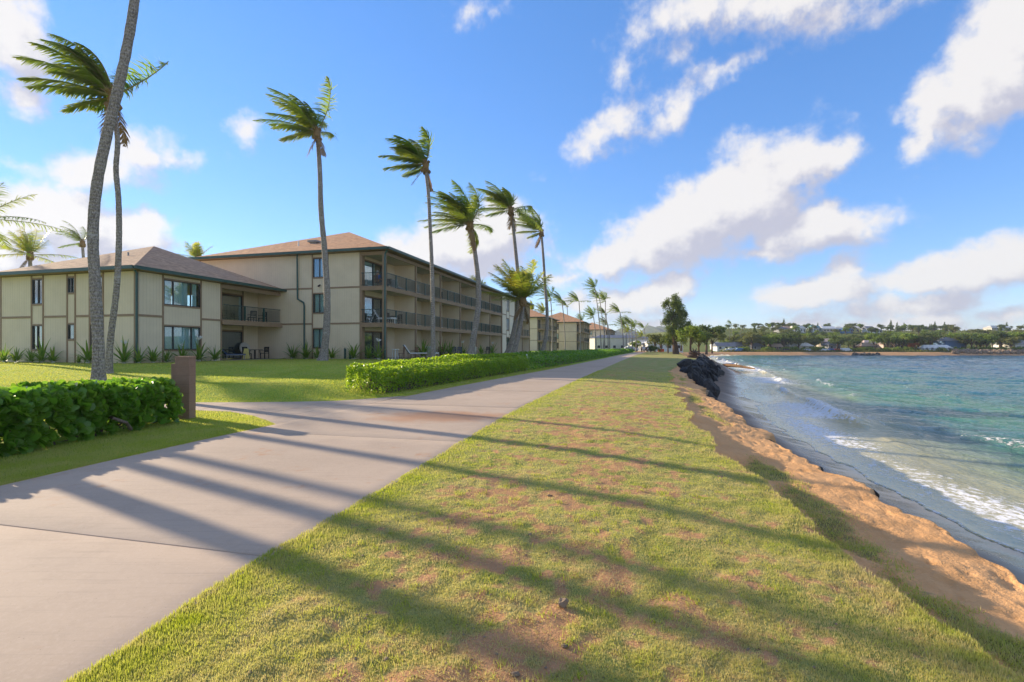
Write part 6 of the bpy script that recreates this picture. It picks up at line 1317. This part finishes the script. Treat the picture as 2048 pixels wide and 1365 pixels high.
HS = [(1448, 20, 11, 7, 2.6, 'white', 'roof_grey', 'white beach house with a grey gabled roof behind the far beach', 0), (1436, 34, 8, 6, 2.4, 'white', 'white', 'white house half hidden left of the gabled beach house', 1), (1478, 26, 12, 7, 2.6, 'grey', 'roof_grey', 'long low house with a blue-grey roof right of the gabled beach house', 1), (1510, 22, 9, 6, 2.3, 'grey', 'roof_grey', 'low dark-roofed house among the trees', 1), (1550, 18, 6, 5, 2.3, 'wood', 'roof_tan', 'brown hut under the far trees', 0), (1596, 22, 15, 6, 2.6, 'cream', 'off_white', 'long cream building behind the far beach', 1), (1651, 34, 9, 7, 4.2, 'cream', 'pale_pink', 'two-storey cream house above the parked cars', 1), (1662, 28, 8, 6, 2.8, 'grey', 'roof_grey', 'grey house beside the two-storey cream house', 1), (1748, 52, 20, 8, 3.4, 'pale_pink', 'pale_pink', 'long pale pink flat building in the middle of the far shore', 1), (1785, 46, 16, 8, 3.2, 'pale_pink', 'pale_pink', 'second pale pink building, just right of the longer one', 1), (1730, 24, 9, 6, 2.5, 'wood', 'roof_tan', 'low brown shed behind the bright shrubs', 1),
      (1560, 150, 10, 8, 2.8, 'grey', 'roof_grey', 'grey house on the hilltop at the left', 1), (1571, 152, 12, 8, 2.8, 'cream', 'roof_tan', 'tan-roofed house on the hilltop', 1), (1594, 150, 14, 8, 3.2, 'white', 'off_white', 'white house on the hilltop right of the tan roof', 0), (1627, 150, 7, 8, 3.6, 'white', 'teal', 'narrow white house on the hilltop below two palms', 0), (1637, 150, 10, 8, 2.8, 'plaster_green', 'teal', 'greenish house on the hilltop', 1), (1654, 148, 14, 8, 3., 'cream', 'white', 'cream house with white gable on the hilltop', 0), (1676, 150, 12, 8, 2.6, 'white', 'off_white', 'white low house on the hilltop before the palms', 1), (1690, 146, 11, 8, 2.6, 'roof_blue', 'roof_blue', 'blue-roofed house on the hilltop', 1), (1706, 150, 9, 8, 3.2, 'yellow', 'off_white', 'pale yellow house on the hilltop', 0), (1736, 148, 8, 8, 3.4, 'white', 'roof_grey', 'white gabled house on the hilltop below the palm row', 0), (1747, 146, 13, 8, 2.4, 'white', 'roof_grey', 'wide white house with dark grey roof on the hilltop', 1),
      (1898, 24, 12, 8, 5.2, 'roof_blue', 'roof_grey', 'blue two-storey house behind two pale palms', 1), (1870, 15, 16, 4, 1.8, 'white', 'white', 'low white pavilion on the far beach', 1), (1985, 190, 16, 8, 2.6, 'off_white', 'off_white', 'long off-white roof on the hill at the right', 1), (2003, 190, 14, 8, 2.8, 'off_white', 'white', 'off-white house on the hill near the right edge', 1), (2002, 40, 6, 6, 3.2, 'white', 'white', 'small white house among trees at the right', 1), (2038, 24, 14, 7, 3.6, 'off_white', 'grey', 'pale building behind a fence at the right edge', 1)]
for (px, db, w, dp, h, wl, rf, lb, hip) in HS: q = land(px, db); house(q, rng.normal(0, .12), w * (.62 if db > 100 else .8), dp * .8, h * .9, wl, rf, lb, bool(hip), max(2, int(w / 3.2)), 1.1 + .1 * dp)
# town end of the walk
for (px, d, w, dp, h, wl, rf, lb) in [(1238, 196, 22, 8, 5.0, 'off_white', 'roof_grey', 'white two-storey building behind the palm grove at the end of the walk'), (1296, 186, 14, 6, 2.7, 'white', 'off_white', 'low white building behind the people on the walk'), (1324, 176, 13, 6, 2.9, 'white', 'white', 'bright white house left of the ironwood tree'), (1305, 178, 9, 5, 2.4, 'grey', 'roof_grey', 'grey-roofed shed between the white houses')]:
    q = pix(px, 700, d); q.z = .1; house(q, .1, w, dp, h, wl, rf, lb, True, max(2, int(w / 3)), 1.2)
def car(pos, rz, paint, label, van=False):
    r = empty('parked_car', pos, rz, label, 'car'); prof = [(-2.1, .35), (-2.15, .75), (-1.9, .95), (-1.25, 1.0), (-.75, 1.45), (.75, 1.48), (1.35, 1.02), (2.0, .92), (2.15, .7), (2.1, .35)] if not van else [(-2.2, .35), (-2.25, 1.0), (-2.1, 1.75), (1.0, 1.8), (1.5, 1.1), (2.1, .98), (2.2, .7), (2.15, .35)]
    m = MB(); n = len(prof)
    for s_ in (-.85, .85): m.v += [(x, s_ * (.86 if z > 1.2 else 1), z) for x, z in prof]
    m.f += [tuple(range(n)), tuple(range(2 * n - 1, n - 1, -1))] + [(i, i + n, (i + 1) % n + n, (i + 1) % n) for i in range(n)]; m.build('body', M[paint], r)
    g = MB()
    for s_ in (-.80, .80): g.quad((-.95, s_ * 1.02, 1.05), (1.1, s_ * 1.02, 1.05), (.65, s_ * .95, 1.40), (-.65, s_ * .95, 1.40))
    g.build('side_window', M['dark'], r); MB().quad((1.30, -.68, 1.07), (1.30, .68, 1.07), (.80, .62, 1.44), (.80, -.62, 1.44)).build('windscreen', M['dark'], r)
    for (x, y_) in ((-1.35, -.85), (1.35, -.85), (-1.35, .85), (1.35, .85)): w = MB().tube([(x, y_ - .1, .33), (x, y_ + .1, .33)], .33, 14).build('wheel', M['tyre'], r); MB().tube([(x, y_ - .11, .33), (x, y_ + .11, .33)], .19, 10).build('rim', M['silver'], w)
    for y_ in (-.6, .6): MB().box(2.1, 2.17, y_ - .16, y_ + .16, .68, .82).build('headlight', M['white'], r)
    return r
for k, (px, pt, lb, vn) in enumerate([(1572, 'dark', 'dark car parked under the trees behind the far beach', 0), (1615, 'silver', 'silver car parked by the long cream building', 0), (1625, 'shorts_dark', 'dark blue car parked right of the silver car', 0), (1649, 'white', 'white car parked left of the blue car on the far beach', 0), (1660, 'blue', 'bright blue car parked on the far beach', 0), (1672, 'red', 'red car parked on the far beach', 0), (1692, 'white', 'white van parked right of the red car', 1), (1455, 'white', 'white car by the gabled beach house', 0), (1466, 'silver', 'silver van by the long grey-roofed house', 1), (1477, 'roof_blue', 'pale blue van at the far left end of the beach', 1)]):
    q = land(px, 11.5 + (k % 3) * .6); car(q, rng.choice([0, 3.14]) + rng.normal(0, .1), pt, lb, vn)
for (px, d, pt, lb, vn, rz_) in [(1256, 168, 'silver', 'silver car beyond the end of the hedge', 0, .3), (1264, 172, 'white', 'white van beyond the end of the hedge', 1, .3), (1289, 158, 'silver', 'silver car behind the walking people', 0, 1.4), (1298, 165, 'dark', 'dark car right of the walking people', 0, .2)]: q = pix(px, 700, d); q.z = .12; car(q, rz_, pt, lb, vn)
ob = pix(1322, 704, 150); ob.z = .1; m = MB(); [m.box(-.9 + .62 * k, -.35 + .62 * k, -.2, .2, 0, .75) for k in range(3)]; m.tube([(-.9, 0, .8), (.9, 0, .8)], .07, 8); o = m.build('orange_barrier', M['orange_plastic'], None, loc=ob); tag(o, 'orange plastic barrier at the end of the bank, left of the ironwood tree', 'barrier')
sw = empty('stone_seawall', land(1960, 2), 0, 'low brown boulder seawall along the right end of the far beach', 'rock wall')
for k in range(150): px = rng.uniform(1905, 2075); q = land(px, 4.0 + 4 * rng.random()); o = link('rock', trocks[k % 4], None, sw); o.location = q - sw.location + Vector((0, 0, .3)); s_ = .6 + .5 * rng.random(); o.scale = (s_ * 1.2, s_, s_ * .9); o.rotation_euler = tuple(rng.random(3) * 6)
jt = empty('lava_rock_groyne', land(1735, -1), 0, 'low black rock groyne on the middle of the far beach', 'rock wall')
for k in range(70): px = rng.uniform(1705, 1758); q = land(px, -1.0 + 4 * rng.random()); o = link('rock', rocks[k % 8], None, jt); o.location = q - jt.location + Vector((0, 0, .25)); s_ = .5 + .45 * rng.random(); o.scale = (s_ * 1.3, s_, s_ * .7); o.rotation_euler = tuple(rng.random(3) * 6)

# ------------------------------------------------------------------ haze over the bay and mountains
hb = MB(); hb.box(-2300, 2300, -60, 2500, -6, 96); hz = hb.build('haze', None); hz['kind'] = 'stuff'; hz['label'] = 'thin pale sea haze over the bay and mountains'
b = NB('haze_air'); v = b.new('VolumePrincipled'); v.inputs['Color'].default_value = (.78, .86, .96, 1); v.inputs['Density'].default_value = .00020; v.inputs['Anisotropy'].default_value = .3; b.L.new(v.outputs[0], b.out.inputs['Volume']); hz.data.materials.append(b.m); hz.display_type = 'WIRE'

# things that look alike get their place in the row added to the label
by = {}
for o in list(bpy.data.objects):
    if o.parent is None and 'label' in o and 'group' in o: by.setdefault(o['label'], []).append(o)
for lb, os_ in by.items():
    if len(os_) < 2: continue
    os_.sort(key=lambda o: o.location.x / max(o.location.y, 1))
    for k, o in enumerate(os_): o['label'] = f"{lb}, {k + 1}{['st', 'nd', 'rd'][k] if k < 3 else 'th'} from left"
